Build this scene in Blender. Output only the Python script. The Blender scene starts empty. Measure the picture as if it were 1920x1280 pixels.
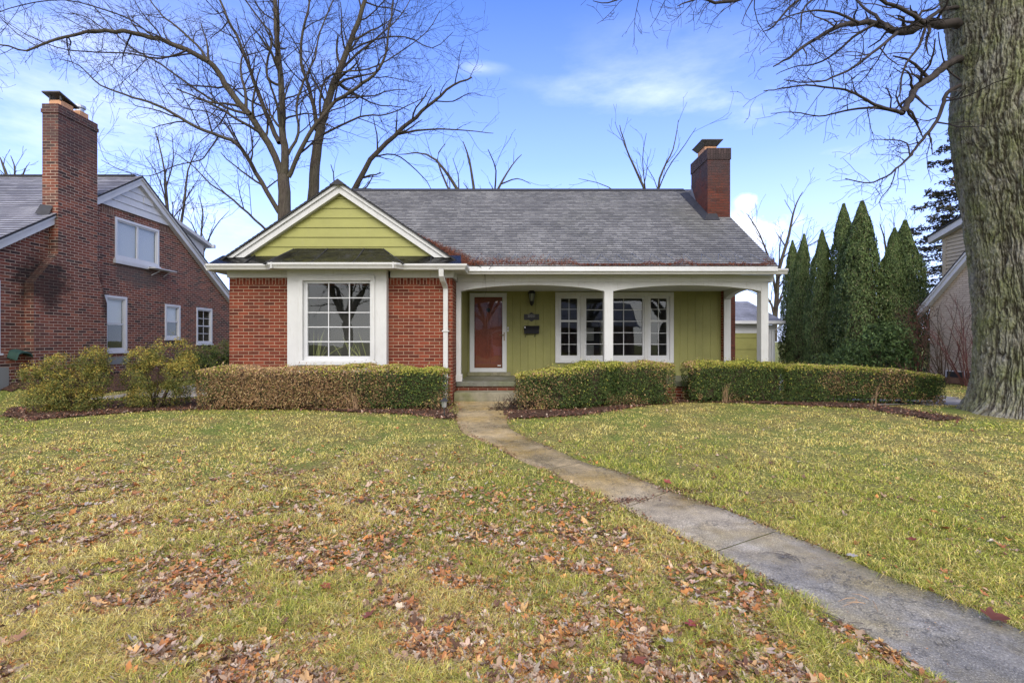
import bpy, math, random
import numpy as np
from mathutils import Vector, Matrix
R = math.radians
rnd = random.Random(7)
rng = np.random.default_rng(11)

# ------------------------------------------------------------------ camera, world, sun, exposure
sc = bpy.context.scene
cam = bpy.data.objects.new("camera", bpy.data.cameras.new("camera"))
sc.collection.objects.link(cam)
cam.location = (0, 0, 0); cam.rotation_euler = (R(90), 0, 0)
cam.data.sensor_width = 36; cam.data.lens = 36 * 900 / 1920
cam.data.clip_start = 0.05; cam.data.clip_end = 3000
sc.camera = cam
sc.view_settings.view_transform = 'Standard'; sc.view_settings.look = 'None'
sc.view_settings.exposure = 0.84; sc.view_settings.gamma = 1
SUN_EL, SUN_AZ = 38, 176          # azimuth clockwise from +Y: behind the camera, a little left
world = bpy.data.worlds.new("World"); sc.world = world; world.use_nodes = True

class NT:
    def __init__(s, nt): s.nt = nt; s.N = nt.nodes; s.L = nt.links
    def n(s, t, **k):
        o = s.N.new(t)
        for a, v in k.items():
            if a.startswith('i_'):
                o.inputs[a[2:].replace('_', ' ')].default_value = v
            else: setattr(o, a, v)
        return o
    def put(s, sock, v):
        if v is None: return
        if isinstance(v, bpy.types.NodeSocket): s.L.new(v, sock)
        else:
            if isinstance(v, (tuple, list)) and len(v) == 3 and sock.type == 'RGBA': v = (*v, 1)
            sock.default_value = v
    def math(s, op, a, b=None, c=None, clamp=False):
        o = s.n('ShaderNodeMath', operation=op, use_clamp=clamp)
        for i, v in enumerate((a, b, c)):
            if v is not None: s.put(o.inputs[i], v)
        return o.outputs[0]
    def vm(s, op, a, b=None):
        o = s.n('ShaderNodeVectorMath', operation=op)
        s.put(o.inputs[0], a)
        if b is not None: s.put(o.inputs[1], b)
        return o
    def mix(s, f, a, b, mode='MIX'):
        o = s.n('ShaderNodeMix', data_type='RGBA', blend_type=mode)
        s.put(o.inputs[0], f); s.put(o.inputs[6], a); s.put(o.inputs[7], b)
        return o.outputs[2]
    def noise(s, vec, scale, detail=4, rough=.55, out=0):
        o = s.n('ShaderNodeTexNoise'); s.put(o.inputs['Vector'], vec)
        o.inputs['Scale'].default_value = scale; o.inputs['Detail'].default_value = detail
        o.inputs['Roughness'].default_value = rough
        return o.outputs[out]
    def ramp(s, f, stops, interp='LINEAR'):
        o = s.n('ShaderNodeValToRGB'); cr = o.color_ramp; cr.interpolation = interp
        while len(cr.elements) < len(stops): cr.elements.new(.5)
        for e, (p, c) in zip(cr.elements, stops):
            e.position = p
            e.color = (c, c, c, 1) if not isinstance(c, (tuple, list)) else (*c, 1)
        s.put(o.inputs[0], f)
        return o.outputs[0]
    def sep(s, v):
        o = s.n('ShaderNodeSeparateXYZ'); s.put(o.inputs[0], v); return o.outputs
    def comb(s, x, y, z):
        o = s.n('ShaderNodeCombineXYZ')
        for i, v in enumerate((x, y, z)): s.put(o.inputs[i], v)
        return o.outputs[0]

w = NT(world.node_tree); w.N.clear()
sky = w.n('ShaderNodeTexSky', sky_type='NISHITA', sun_disc=False)
sky.sun_elevation = R(SUN_EL); sky.sun_rotation = R(SUN_AZ)
sky.air_density = 1.0; sky.dust_density = 0.6; sky.ozone_density = 3.0
wd = w.n('ShaderNodeTexCoord').outputs['Generated']
dx, dy, dz = w.sep(wd)
# clouds are laid out on a plane far overhead: direction / elevation
el = w.math('MAXIMUM', dz, 0.0)
den = w.math('ADD', el, 0.22)
cu = w.math('DIVIDE', dx, den); cv = w.math('DIVIDE', dy, den)
cvec = w.comb(w.math('MULTIPLY', cu, .8), w.math('MULTIPLY', cv, 1.5), 0.0)
n1 = w.noise(cvec, 1.1, 7, .55)
n2 = w.noise(w.comb(w.math('MULTIPLY', cu, .6), w.math('MULTIPLY', cv, .9), 4.0), .55, 3, .5)
cl = w.math('MULTIPLY', w.ramp(n1, [(.42, 0), (.78, 1)]), w.ramp(n2, [(.40, 0), (.62, 1)]))
def blob(px, py, sx, sy, amp):
    """soft cloud bank round one direction of the sky"""
    x, z = (px - 960) / 900, (640 - py) / 900
    u = w.math('SUBTRACT', w.math('DIVIDE', dx, w.math('MAXIMUM', dy, .05)), x)
    v = w.math('SUBTRACT', w.math('DIVIDE', dz, w.math('MAXIMUM', dy, .05)), z)
    d = w.math('ADD', w.math('POWER', w.math('DIVIDE', u, sx), 2), w.math('POWER', w.math('DIVIDE', v, sy), 2))
    return w.math('MULTIPLY', w.math('EXPONENT', w.math('MULTIPLY', d, -1)), w.math('MULTIPLY', w.math('GREATER_THAN', dy, .05), amp))
wn = w.noise(w.comb(w.math('MULTIPLY', dx, 1.0), dy, w.math('MULTIPLY', dz, 3.2)), 4.5, 8, .6)
wn2 = w.ramp(wn, [(.38, 0), (.75, 1)])
wisps = None
for b in [(1160, 170, .20, .050, .6), (1300, 110, .26, .09, .38), (1390, 205, .17, .05, .7), (895, 127, .05, .014, .7),
          (1600, 290, .10, .028, .7), (150, 200, .45, .20, .95), (60, 60, .3, .07, .3), (420, 420, .30, .09, .8)]:
    s_ = blob(*b); wisps = s_ if wisps is None else w.math('ADD', wisps, s_)
wisps = w.math('MULTIPLY', wisps, w.math('ADD', w.math('MULTIPLY', wn2, .75), .25), clamp=True)
cn = w.ramp(w.noise(wd, 15, 7, .62), [(.36, .12), (.62, 1)])
puff = w.math('ADD', blob(1390, 450, .075, .050, 1.3), w.math('ADD', blob(1405, 378, .030, .018, .9), blob(1470, 415, .06, .030, .5)))
puff = w.ramp(w.math('MULTIPLY', puff, cn), [(.22, 0), (.95, .85)])
horizon = w.ramp(dz, [(0.0, .92), (.14, .60), (.34, .20), (.60, 0)])
wc = w.math('MAXIMUM', w.math('MAXIMUM', w.math('MULTIPLY', cl, .5), wisps), horizon)
skyc = w.mix(1.0, sky.outputs[0], (.76, .96, 1.62), 'MULTIPLY')
skyc = w.mix(w.math('MULTIPLY', wc, .85), skyc, (5.9, 6.5, 8.8))
skyc = w.mix(puff, skyc, (8.5, 8.8, 9.6))
# bright overcast added to the unseen sky behind the camera for soft frontal light
back = w.math('MULTIPLY', w.ramp(w.math('MULTIPLY', dy, -1), [(0.0, 0), (.45, 1)]), w.ramp(n1, [(.2, .75), (.7, 1)]))
skyc = w.mix(back, skyc, (9.5, 9.1, 8.9))
bg = w.n('ShaderNodeBackground'); w.put(bg.inputs[0], skyc); bg.inputs[1].default_value = .128
wo = w.n('ShaderNodeOutputWorld'); w.L.new(bg.outputs[0], wo.inputs[0])
sun = bpy.data.objects.new("sun", bpy.data.lights.new("sun", 'SUN'))
sc.collection.objects.link(sun)
sun.data.energy = 1.25; sun.data.angle = R(35); sun.data.color = (1, .95, .87)
az = R(SUN_AZ)
sd = Vector((math.sin(az) * math.cos(R(SUN_EL)), math.cos(az) * math.cos(R(SUN_EL)), math.sin(R(SUN_EL))))
sun.rotation_euler = (-sd).to_track_quat('-Z', 'Y').to_euler()

# ------------------------------------------------------------------ numeric helpers
F = 900.0
_tab = np.random.default_rng(3).random(65536).astype(np.float64)
def vnoise(*c):
    c = [np.asarray(a, float) for a in c]
    while len(c) < 3: c.append(np.zeros_like(c[0]))
    x, y, z = np.broadcast_arrays(*c)
    ix, iy, iz = (np.floor(a).astype(np.int64) for a in (x, y, z))
    fx, fy, fz = x - ix, y - iy, z - iz
    sx, sy, sz = (f * f * (3 - 2 * f) for f in (fx, fy, fz))
    def h(a, b, d): return _tab[((a * 73856093) ^ (b * 19349663) ^ (d * 83492791)) & 65535]
    r = 0
    for k in (0, 1):
        wz = sz if k else 1 - sz
        for j in (0, 1):
            wy = sy if j else 1 - sy
            for i in (0, 1):
                wx = sx if i else 1 - sx
                r = r + h(ix + i, iy + j, iz + k) * wx * wy * wz
    return r
def fbm(x, y, z=0., o=4):
    r = 0; a = .5; t = 0
    x, y, z = np.asarray(x, float), np.asarray(y, float), np.asarray(z, float)
    for i in range(o):
        r = r + a * vnoise(x, y, z); t += a; a *= .5; x, y, z = x * 2.03 + 7.1, y * 2.03 + 3.3, z * 2.03 + 1.7
    return r / t
def ss(a, b, x):
    t = np.clip((np.asarray(x, float) - a) / (b - a), 0, 1); return t * t * (3 - 2 * t)
TX, TY = 8.18, 7.95           # foot of the big tree
def zg(x, y):
    x = np.asarray(x, float); y = np.asarray(y, float)
    z = -1.26 - .17 * ss(9.2, 2.6, y)
    z = z + .36 * ss(-9.7, -10.7, x) * ss(9.5, 10.6, y) * ss(30, 22, y)
    z = z + .10 * np.exp(-(((x - TX) ** 2 + (y - TY) ** 2) / 1.6))
    z = z + .12 * ss(11.5, 13.8, x) * ss(11, 13, y)
    return z + .03 * (fbm(x * .5, y * .5) - .5) * ss(1, 3, np.abs(y) + 1)
def gp(px, py):
    """ground point that stands under a point of the plan (direction px, py as measured on the photograph)"""
    h = 1.3; X = D = 0
    for _ in range(12):
        D = h * F / (py - 640); X = (px - 960) * D / F; h = -float(zg(X, D))
    return X, D
def inpoly(x, y, poly):
    x = np.asarray(x); y = np.asarray(y); c = np.zeros(x.shape, bool); n = len(poly)
    for i in range(n):
        x1, y1 = poly[i]; x2, y2 = poly[(i + 1) % n]
        k = ((y1 > y) != (y2 > y)) & (x < (x2 - x1) * (y - y1) / ((y2 - y1) or 1e-9) + x1); c ^= k
    return c

# ------------------------------------------------------------------ object helpers
def link(o, parent=None):
    sc.collection.objects.link(o)
    if parent is not None:
        o.parent = parent; o.matrix_parent_inverse = parent.matrix_basis.inverted()
    return o
def tag(o, label=None, cat=None, group=None, kind=None):
    if label: o['label'] = label
    if cat: o['category'] = cat
    if group: o['group'] = group
    if kind: o['kind'] = kind
    return o
def thing(name, label, cat, loc=(0, 0, 0), group=None):
    o = bpy.data.objects.new(name, None); o.location = loc; o.empty_display_size = .2
    sc.collection.objects.link(o)
    return tag(o, label, cat, group)
def npmesh(name, v, f, mat, parent=None, col=None, uv=None, smooth=False, mats=None, midx=None):
    """v (N,3); f (M,k) int"""
    v = np.ascontiguousarray(v, np.float32); f = np.ascontiguousarray(f, np.int32)
    me = bpy.data.meshes.new(name); k = f.shape[1]
    me.vertices.add(len(v)); me.vertices.foreach_set('co', v.ravel())
    me.loops.add(f.size); me.loops.foreach_set('vertex_index', f.ravel())
    me.polygons.add(len(f)); me.polygons.foreach_set('loop_start', np.arange(0, f.size, k, dtype=np.int32))
    me.polygons.foreach_set('loop_total', np.full(len(f), k, np.int32))
    if smooth: me.polygons.foreach_set('use_smooth', np.ones(len(f), bool))
    me.update(calc_edges=True)
    if col is not None:
        a = me.color_attributes.new('Col', 'FLOAT_COLOR', 'POINT')
        c = np.ones((len(v), 4), np.float32); c[:, :3] = col; a.data.foreach_set('color', c.ravel())
    if uv is not None:
        l = me.uv_layers.new(name='UVMap'); l.data.foreach_set('uv', np.ascontiguousarray(uv[f.ravel()], np.float32).ravel())
    for m in (mats or [mat]): me.materials.append(m)
    if midx is not None: me.polygons.foreach_set('material_index', midx.astype(np.int32))
    return link(bpy.data.objects.new(name, me), parent)

FRONT = Matrix(((1, 0, 0, 0), (0, 0, -1, 0), (0, 1, 0, 0), (0, 0, 0, 1)))       # u=X v=Z w=-Y
def frame(facing, d):
    """local axes u (right), v (up), w (out of the wall)"""
    if facing == 'front': return Matrix(((1, 0, 0, 0), (0, 0, -1, d), (0, 1, 0, 0), (0, 0, 0, 1)))
    if facing == 'right': return Matrix(((0, 0, 1, d), (1, 0, 0, 0), (0, 1, 0, 0), (0, 0, 0, 1)))   # u=Y
    if facing == 'left': return Matrix(((0, 0, -1, d), (-1, 0, 0, 0), (0, 1, 0, 0), (0, 0, 0, 1)))  # u=-Y
    if facing == 'back': return Matrix(((-1, 0, 0, 0), (0, 0, 1, d), (0, 1, 0, 0), (0, 0, 0, 1)))
class MB:
    def __init__(s, M=None): s.v = []; s.f = []; s.M = M
    def add(s, vs, fs):
        b = len(s.v)
        s.v += [tuple(s.M @ Vector(p)) if s.M is not None else tuple(p) for p in vs]
        s.f += [tuple(b + i for i in q) for q in fs]; return s
    def box(s, a0, a1, b0, b1, c0, c1):
        return s.add([(x, y, z) for z in (c0, c1) for y in (b0, b1) for x in (a0, a1)],
                     [(0, 2, 3, 1), (4, 5, 7, 6), (0, 1, 5, 4), (2, 6, 7, 3), (0, 4, 6, 2), (1, 3, 7, 5)])
    def prism(s, poly, c0, c1):
        """polygon in the first two axes (counter-clockwise) between c0 and c1 on the third"""
        n = len(poly)
        return s.add([(x, y, c0) for x, y in poly] + [(x, y, c1) for x, y in poly],
                     [tuple(range(n))[::-1], tuple(range(n, 2 * n))] + [(i, (i + 1) % n, n + (i + 1) % n, n + i) for i in range(n)])
    def poly(s, pts): return s.add(pts, [tuple(range(len(pts)))])
    def tube(s, pts, rad, n=8, cap=True):
        pts = [Vector(p) for p in pts]; m = len(pts)
        if not hasattr(rad, '__len__'): rad = [rad] * m
        vs = []
        for i, p in enumerate(pts):
            t = (pts[min(i + 1, m - 1)] - pts[max(i - 1, 0)]).normalized()
            a = t.cross(Vector((0, 0, 1)) if abs(t.z) < .95 else Vector((1, 0, 0))).normalized(); b = t.cross(a)
            vs += [p + (a * math.cos(6.2832 * k / n) + b * math.sin(6.2832 * k / n)) * rad[i] for k in range(n)]
        fs = [(i * n + k, i * n + (k + 1) % n, (i + 1) * n + (k + 1) % n, (i + 1) * n + k) for i in range(m - 1) for k in range(n)]
        if cap: fs += [tuple(range(n))[::-1], tuple(range((m - 1) * n, m * n))]
        return s.add(vs, fs)
    def each(s, name, mat, parent=None, **k):
        par = list(range(len(s.v)))
        def find(a):
            while par[a] != a: par[a] = par[par[a]]; a = par[a]
            return a
        for f in s.f:
            for q in f[1:]: par[find(q)] = find(f[0])
        g = {}
        for f in s.f: g.setdefault(find(f[0]), []).append(f)
        for fs in g.values():
            ids = sorted({q for f in fs for q in f}); mp = {q: i for i, q in enumerate(ids)}
            c = MB(); c.v = [s.v[q] for q in ids]; c.f = [tuple(mp[q] for q in f) for f in fs]; c.build(name, mat, parent, **k)
    def build(s, name, mat, parent=None, smooth=False, bevel=0, uv=True):
        me = bpy.data.meshes.new(name); me.from_pydata(s.v, [], s.f)
        me.materials.append(mat)
        if uv:
            l = me.uv_layers.new(name='UVMap'); co = me.vertices
            for p in me.polygons:
                n = p.normal
                if abs(n.z) > .985: t, b = Vector((1, 0, 0)), Vector((0, 1, 0))
                else: t = Vector((-n.y, n.x, 0)).normalized(); b = n.cross(t)
                if abs(t.x) > abs(t.y): t = t if t.x > 0 else -t
                else: t = t if t.y > 0 else -t
                if b.z < 0: b = -b
                for li in p.loop_indices:
                    c = co[me.loops[li].vertex_index].co; l.data[li].uv = (c.dot(t), c.dot(b))
        if smooth:
            for p in me.polygons: p.use_smooth = True
        me.update()
        o = link(bpy.data.objects.new(name, me), parent)
        if bevel:
            m = o.modifiers.new('bevel', 'BEVEL'); m.width = bevel; m.segments = 2; m.limit_method = 'ANGLE'
        return o
def wall(mb, u0, u1, v0, top, holes=(), cuts=(), depth=.12, w=0.0):
    """front sheet of a wall in its own axes, with real openings and reveals"""
    tf = top if callable(top) else (lambda u: top)
    us = sorted({u0, u1, *[c for c in cuts if u0 < c < u1], *[h[0] for h in holes], *[h[1] for h in holes]})
    us = [u for u in us if u0 <= u <= u1]
    for a, b in zip(us, us[1:]):
        hs = sorted([h for h in holes if h[0] < b - 1e-6 and h[1] > a + 1e-6], key=lambda h: h[2])
        lo = v0
        for h in hs:
            mb.poly([(a, lo, w), (b, lo, w), (b, h[2], w), (a, h[2], w)]); lo = h[3]
        mb.poly([(a, lo, w), (b, lo, w), (b, tf(b), w), (a, tf(a), w)])
    for a, b, c, d in holes:
        q = w - depth
        mb.poly([(a, c, w), (a, d, w), (a, d, q), (a, c, q)]); mb.poly([(b, c, w), (b, c, q), (b, d, q), (b, d, w)])
        mb.poly([(a, c, w), (a, c, q), (b, c, q), (b, c, w)]); mb.poly([(a, d, w), (b, d, w), (b, d, q), (a, d, q)])
def sweep(mb, path, prof):
    """profile (outward, z) swept along a plan polyline; outward is to the right of travel; mitred"""
    n = len(path); rings = []
    for i in range(n):
        p = Vector(path[i])
        d0 = (p - Vector(path[i - 1])).normalized() if i > 0 else None
        d1 = (Vector(path[i + 1]) - p).normalized() if i < n - 1 else None
        d0 = d0 or d1; d1 = d1 or d0
        n0 = Vector((d0.y, -d0.x)); n1 = Vector((d1.y, -d1.x)); m = (n0 + n1).normalized(); k = 1 / max(.3, m.dot(n0))
        rings.append([(p.x + m.x * o * k, p.y + m.y * o * k, z) for o, z in prof])
    k = len(prof); vs = [q for r in rings for q in r]
    fs = [(i * k + j, (i + 1) * k + j, (i + 1) * k + (j + 1) % k, i * k + (j + 1) % k) for i in range(n - 1) for j in range(k)]
    fs += [tuple(range(k)), tuple(range((n - 1) * k, n * k))[::-1]]
    mb.add(vs, fs)

# ------------------------------------------------------------------ materials
M = {}
def mat(name, base=(.5, .5, .5), rough=.6, spec=.4, metal=0., var=.0, vscale=6., bump=0., bscale=40., build=None):
    m = bpy.data.materials.new(name); m.use_nodes = True; t = NT(m.node_tree); t.N.clear()
    o = t.n('ShaderNodeOutputMaterial'); p = t.n('ShaderNodeBsdfPrincipled'); t.L.new(p.outputs[0], o.inputs[0])
    p.inputs['Roughness'].default_value = rough; p.inputs['Specular IOR Level'].default_value = spec
    p.inputs['Metallic'].default_value = metal; p.inputs['Base Color'].default_value = (*base, 1)
    pos = t.n('ShaderNodeNewGeometry').outputs['Position']
    if build: build(t, p, pos, o)
    else:
        if var:
            f = t.ramp(t.noise(pos, vscale, 5, .6), [(.3, 1 - var), (.7, 1 + var)])
            t.put(p.inputs['Base Color'], t.mix(1, base, f, 'MULTIPLY'))
        if bump:
            b = t.n('ShaderNodeBump'); b.inputs['Distance'].default_value = bump; t.put(b.inputs['Height'], t.noise(pos, bscale, 5, .6))
            t.L.new(b.outputs[0], p.inputs['Normal'])
    M[name] = m; return m
def brick(name, ramp, mortar, bw=.213, rh=.0677, ms=.0055, vertical=False, stains=(), tint=.25):
    def bd(t, p, pos, o):
        uv = t.n('ShaderNodeUVMap').outputs[0]
        if vertical:
            x, y, z = t.sep(uv); uv = t.comb(y, x, z)
        bt = t.n('ShaderNodeTexBrick'); t.put(bt.inputs['Vector'], uv)
        for k, v in (('Color1', (0, 0, 0, 1)), ('Color2', (1, 1, 1, 1)), ('Mortar', (.5, .5, .5, 1)), ('Scale', 1), ('Mortar Size', ms), ('Mortar Smooth', .1), ('Brick Width', bw), ('Row Height', rh)):
            bt.inputs[k].default_value = v
        c = t.ramp(bt.outputs['Color'], ramp)
        c = t.mix(1, c, t.ramp(t.noise(pos, 1.7, 5, .6), [(.3, 1 - tint), (.7, 1 + tint)]), 'MULTIPLY')
        c = t.mix(1, c, t.ramp(t.noise(pos, 60, 3, .6), [(.3, .85), (.7, 1.15)]), 'MULTIPLY')
        mo = t.mix(1, mortar, t.ramp(t.noise(pos, 9, 4, .6), [(.3, .75), (.7, 1.15)]), 'MULTIPLY')
        c = t.mix(bt.outputs['Fac'], c, mo)
        for (cx, cy, cz, rx, ry, rz, colr, amt) in stains:
            q = t.vm('SUBTRACT', pos, (cx, cy, cz)).outputs[0]
            q = t.vm('MULTIPLY', q, (1 / rx, 1 / ry, 1 / rz)).outputs[0]
            d = t.vm('LENGTH', q).outputs['Value']
            d = t.math('ADD', d, t.math('MULTIPLY', t.math('SUBTRACT', t.noise(pos, 3.5, 5, .6), .5), 1.3))
            f = t.math('MULTIPLY', t.ramp(d, [(.55, 1), (1.05, 0)]), amt)
            c = t.mix(f, c, colr)
        t.put(p.inputs['Base Color'], c)
        b = t.n('ShaderNodeBump'); b.inputs['Distance'].default_value = .006
        h = t.math('SUBTRACT', t.math('MULTIPLY', t.noise(pos, 70, 3, .6), .35), bt.outputs['Fac'])
        t.put(b.inputs['Height'], h); t.L.new(b.outputs[0], p.inputs['Normal'])
    return mat(name, rough=.85, spec=.25, build=bd)
red = [(0, (.088, .021, .012)), (.3, (.150, .030, .016)), (.7, (.200, .044, .021)), (1, (.130, .032, .017))]
brick('main_brick', red, (.37, .27, .185))
brick('main_soldier', red, (.40, .29, .20), vertical=True)
dark = [(0, (.048, .030, .026)), (.25, (.115, .044, .034)), (.5, (.195, .060, .038)), (.75, (.130, .050, .038)), (.93, (.25, .088, .052)), (1, (.068, .052, .046))]
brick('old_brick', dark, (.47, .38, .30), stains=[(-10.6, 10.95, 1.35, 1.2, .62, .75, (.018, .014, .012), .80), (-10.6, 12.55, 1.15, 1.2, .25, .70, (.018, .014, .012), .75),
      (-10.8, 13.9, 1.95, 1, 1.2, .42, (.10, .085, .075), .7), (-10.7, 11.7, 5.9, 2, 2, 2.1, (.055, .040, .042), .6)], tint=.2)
brick('old_soldier', [(0, (.10, .05, .035)), (1, (.19, .09, .06))], (.38, .31, .24), vertical=True)
stack = [(0, (.075, .032, .026)), (.5, (.15, .045, .033)), (1, (.11, .045, .038))]
brick('stack_brick', stack, (.16, .11, .085), stains=[(-10.6, 11.7, 5.6, 2, 2, 1.1, (.045, .036, .040), .6)])
red2 = [(0, (.080, .026, .018)), (.5, (.140, .040, .026)), (1, (.105, .038, .026))]
brick('chimney_brick', red2, (.085, .05, .04), stains=[(5.3, 12.8, 5.5, 2, 2, 2.0, (.052, .042, .046), .8)])
brick('chimney_soldier', [(0, (.045, .032, .033)), (1, (.075, .050, .050))], (.04, .03, .028), vertical=True)
brick('painted_brick', [(0, (.42, .35, .27)), (1, (.50, .42, .33))], (.26, .21, .16), tint=.1)
def paint(name, base, var=.10, rough=.55, dirt=.35):
    def bd(t, p, pos, o):
        c = t.mix(1, base, t.ramp(t.noise(pos, 2.2, 6, .62), [(.3, 1 - var), (.7, 1 + var * .5)]), 'MULTIPLY')
        d = t.ramp(t.noise(t.vm('MULTIPLY', pos, (9, 9, 1.3)).outputs[0], 2.0, 5, .65), [(.56, 0), (.80, dirt)])
        c = t.mix(d, c, (.30, .26, .19))
        t.put(p.inputs['Base Color'], c)
        b = t.n('ShaderNodeBump'); b.inputs['Distance'].default_value = .0015; t.put(b.inputs['Height'], t.noise(pos, 90, 3, .6)); t.L.new(b.outputs[0], p.inputs['Normal'])
    return mat(name, rough=rough, build=bd)
paint('white_paint', (.56, .565, .555), .07, dirt=.42)
paint('gutter_white', (.55, .55, .535), .07, .35, .5)
paint('old_white', (.54, .55, .56), .08, dirt=.35)
paint('green_paint', (.245, .240, .075), .12, dirt=.2)
paint('lime_paint', (.300, .298, .082), .10, dirt=.22)
paint('beige_siding', (.42, .36, .26), .06, dirt=.15)
paint('vinyl_white', (.58, .59, .60), .04, .4, .12)
def shingle(name, c0, c1, c2, row, tab=.30, stain=(.09, .095, .06)):
    def bd(t, p, pos, o):
        uv = t.n('ShaderNodeUVMap').outputs[0]
        bt = t.n('ShaderNodeTexBrick'); t.put(bt.inputs['Vector'], uv); bt.offset = .37; bt.offset_frequency = 2; bt.squash = .7; bt.squash_frequency = 3
        for k, v in (('Color1', (0, 0, 0, 1)), ('Color2', (1, 1, 1, 1)), ('Mortar', (.2, .2, .2, 1)), ('Scale', 1), ('Mortar Size', .0035), ('Mortar Smooth', .2), ('Brick Width', tab), ('Row Height', row)):
            bt.inputs[k].default_value = v
        c = t.ramp(bt.outputs['Color'], [(0, c0), (.5, c1), (1, c2)])
        c = t.mix(1, c, t.ramp(t.noise(pos, .9, 5, .6), [(.3, .72), (.7, 1.22)]), 'MULTIPLY')
        c = t.mix(1, c, t.ramp(t.noise(t.vm('MULTIPLY', uv, (14, 26, 1)).outputs[0], 1.0, 4, .7), [(.3, .80), (.7, 1.2)]), 'MULTIPLY')
        c = t.mix(t.ramp(t.noise(pos, .5, 5, .62), [(.52, 0), (.72, .40)]), c, stain)
        c = t.mix(1, c, t.ramp(t.noise(pos, 160, 2, .6), [(.3, .75), (.7, 1.25)]), 'MULTIPLY')
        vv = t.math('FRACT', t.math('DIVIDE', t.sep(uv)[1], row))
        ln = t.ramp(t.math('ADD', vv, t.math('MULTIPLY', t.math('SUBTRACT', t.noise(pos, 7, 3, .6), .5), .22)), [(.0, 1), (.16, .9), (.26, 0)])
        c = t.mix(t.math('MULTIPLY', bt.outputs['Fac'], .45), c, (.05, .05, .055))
        c = t.mix(t.math('MULTIPLY', ln, .85), c, (.030, .030, .034))  # shadow line of each course, painted into the shingle colour
        t.put(p.inputs['Base Color'], c); p.inputs['Roughness'].default_value = .62
        b = t.n('ShaderNodeBump'); b.inputs['Distance'].default_value = .004
        t.put(b.inputs['Height'], t.math('SUBTRACT', t.noise(pos, 120, 3, .6), bt.outputs['Fac'])); t.L.new(b.outputs[0], p.inputs['Normal'])
    return mat(name, rough=.7, spec=.5, build=bd)
shingle('main_shingle', (.150, .146, .136), (.205, .199, .186), (.275, .268, .250), .105, tab=.17)
shingle('old_shingle', (.19, .185, .205), (.26, .255, .275), (.33, .325, .345), .14)
shingle('garage_shingle', (.26, .26, .29), (.33, .33, .36), (.40, .40, .43), .14)
mat('ridge_cap', (.035, .035, .038), .8, var=.3, vscale=12, bump=.004)
def membrane(t, p, pos, o):
    f = t.noise(pos, 5, 6, .65)
    t.put(p.inputs['Base Color'], t.ramp(f, [(.35, (.006, .006, .006)), (.62, (.014, .014, .014)), (.78, (.045, .045, .043))]))
    t.put(p.inputs['Roughness'], t.ramp(f, [(.4, .10), (.7, .42)]))
    b = t.n('ShaderNodeBump'); b.inputs['Distance'].default_value = .02; t.put(b.inputs['Height'], t.noise(pos, 3.5, 2, .4)); t.L.new(b.outputs[0], p.inputs['Normal'])
mat('membrane', spec=.35, build=membrane)
mat('flashing', (.30, .31, .33), .45, metal=.6, var=.2)
mat('dark_flashing', (.03, .03, .034), .6, var=.3)
mat('flue_clay', (.50, .27, .15), .8, var=.2)
mat('cap_metal', (.085, .08, .08), .5, metal=.5, var=.3, vscale=14)
mat('galvanised', (.42, .44, .46), .4, metal=.8, var=.15)
mat('black_iron', (.012, .012, .013), .4, var=.2)
mat('black_plastic', (.02, .02, .026), .3)
mat('brass', (.20, .15, .08), .35, metal=.9)
mat('sign_silver', (.34, .34, .34), .5)
mat('sticker', (.75, .75, .76), .5)
mat('lamp_glass', (.33, .36, .32), .15)
mat('door_wood', (.25, .058, .030), .35, var=.18, vscale=3)
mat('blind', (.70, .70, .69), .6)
mat('room_dark', (.13, .125, .115), .9)
mat('stone_veneer', (.40, .38, .31), .85, var=.35, vscale=9, bump=.02, bscale=12)
mat('palm_blade', (.30, .32, .14), .6)
mat('twig', (.036, .028, .024), .85, var=.25, vscale=8)
mat('twig_grey', (.105, .088, .076), .85, var=.25, vscale=8)
mat('red_twig', (.10, .036, .032), .75, var=.3, vscale=8)
mat('hedge_twig', (.060, .042, .026), .9, var=.3, vscale=20)
mat('dry_stem', (.40, .26, .15), .8, var=.25, vscale=20)
mat('stake', (.03, .03, .03), .5)
mat('fence_black', (.010, .010, .011), .6)
mat('mailbox_paint', (.016, .016, .022), .28)
def glass(t, p, pos, o):
    g = t.n('ShaderNodeBsdfGlossy'); g.inputs['Roughness'].default_value = .01; g.inputs['Color'].default_value = (.9, .95, .95, 1)
    tr = t.n('ShaderNodeBsdfTransparent'); tr.inputs[0].default_value = (.93, .94, .93, 1)
    fr = t.n('ShaderNodeFresnel'); fr.inputs[0].default_value = 1.5
    b = t.n('ShaderNodeBump'); b.inputs['Distance'].default_value = .01; b.inputs['Strength'].default_value = .25
    t.put(b.inputs['Height'], t.noise(pos, 1.6, 1, .4)); t.L.new(b.outputs[0], g.inputs['Normal'])
    bf = t.n('ShaderNodeNewGeometry').outputs['Backfacing']
    f = t.math('MULTIPLY', t.math('MULTIPLY', fr.outputs[0], 1.7), t.math('SUBTRACT', 1.0, bf), clamp=True)
    mx = t.n('ShaderNodeMixShader'); t.put(mx.inputs[0], f); t.L.new(tr.outputs[0], mx.inputs[1]); t.L.new(g.outputs[0], mx.inputs[2])
    t.N.remove(p); t.L.new(mx.outputs[0], o.inputs[0])
mat('glass', build=glass)
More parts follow.
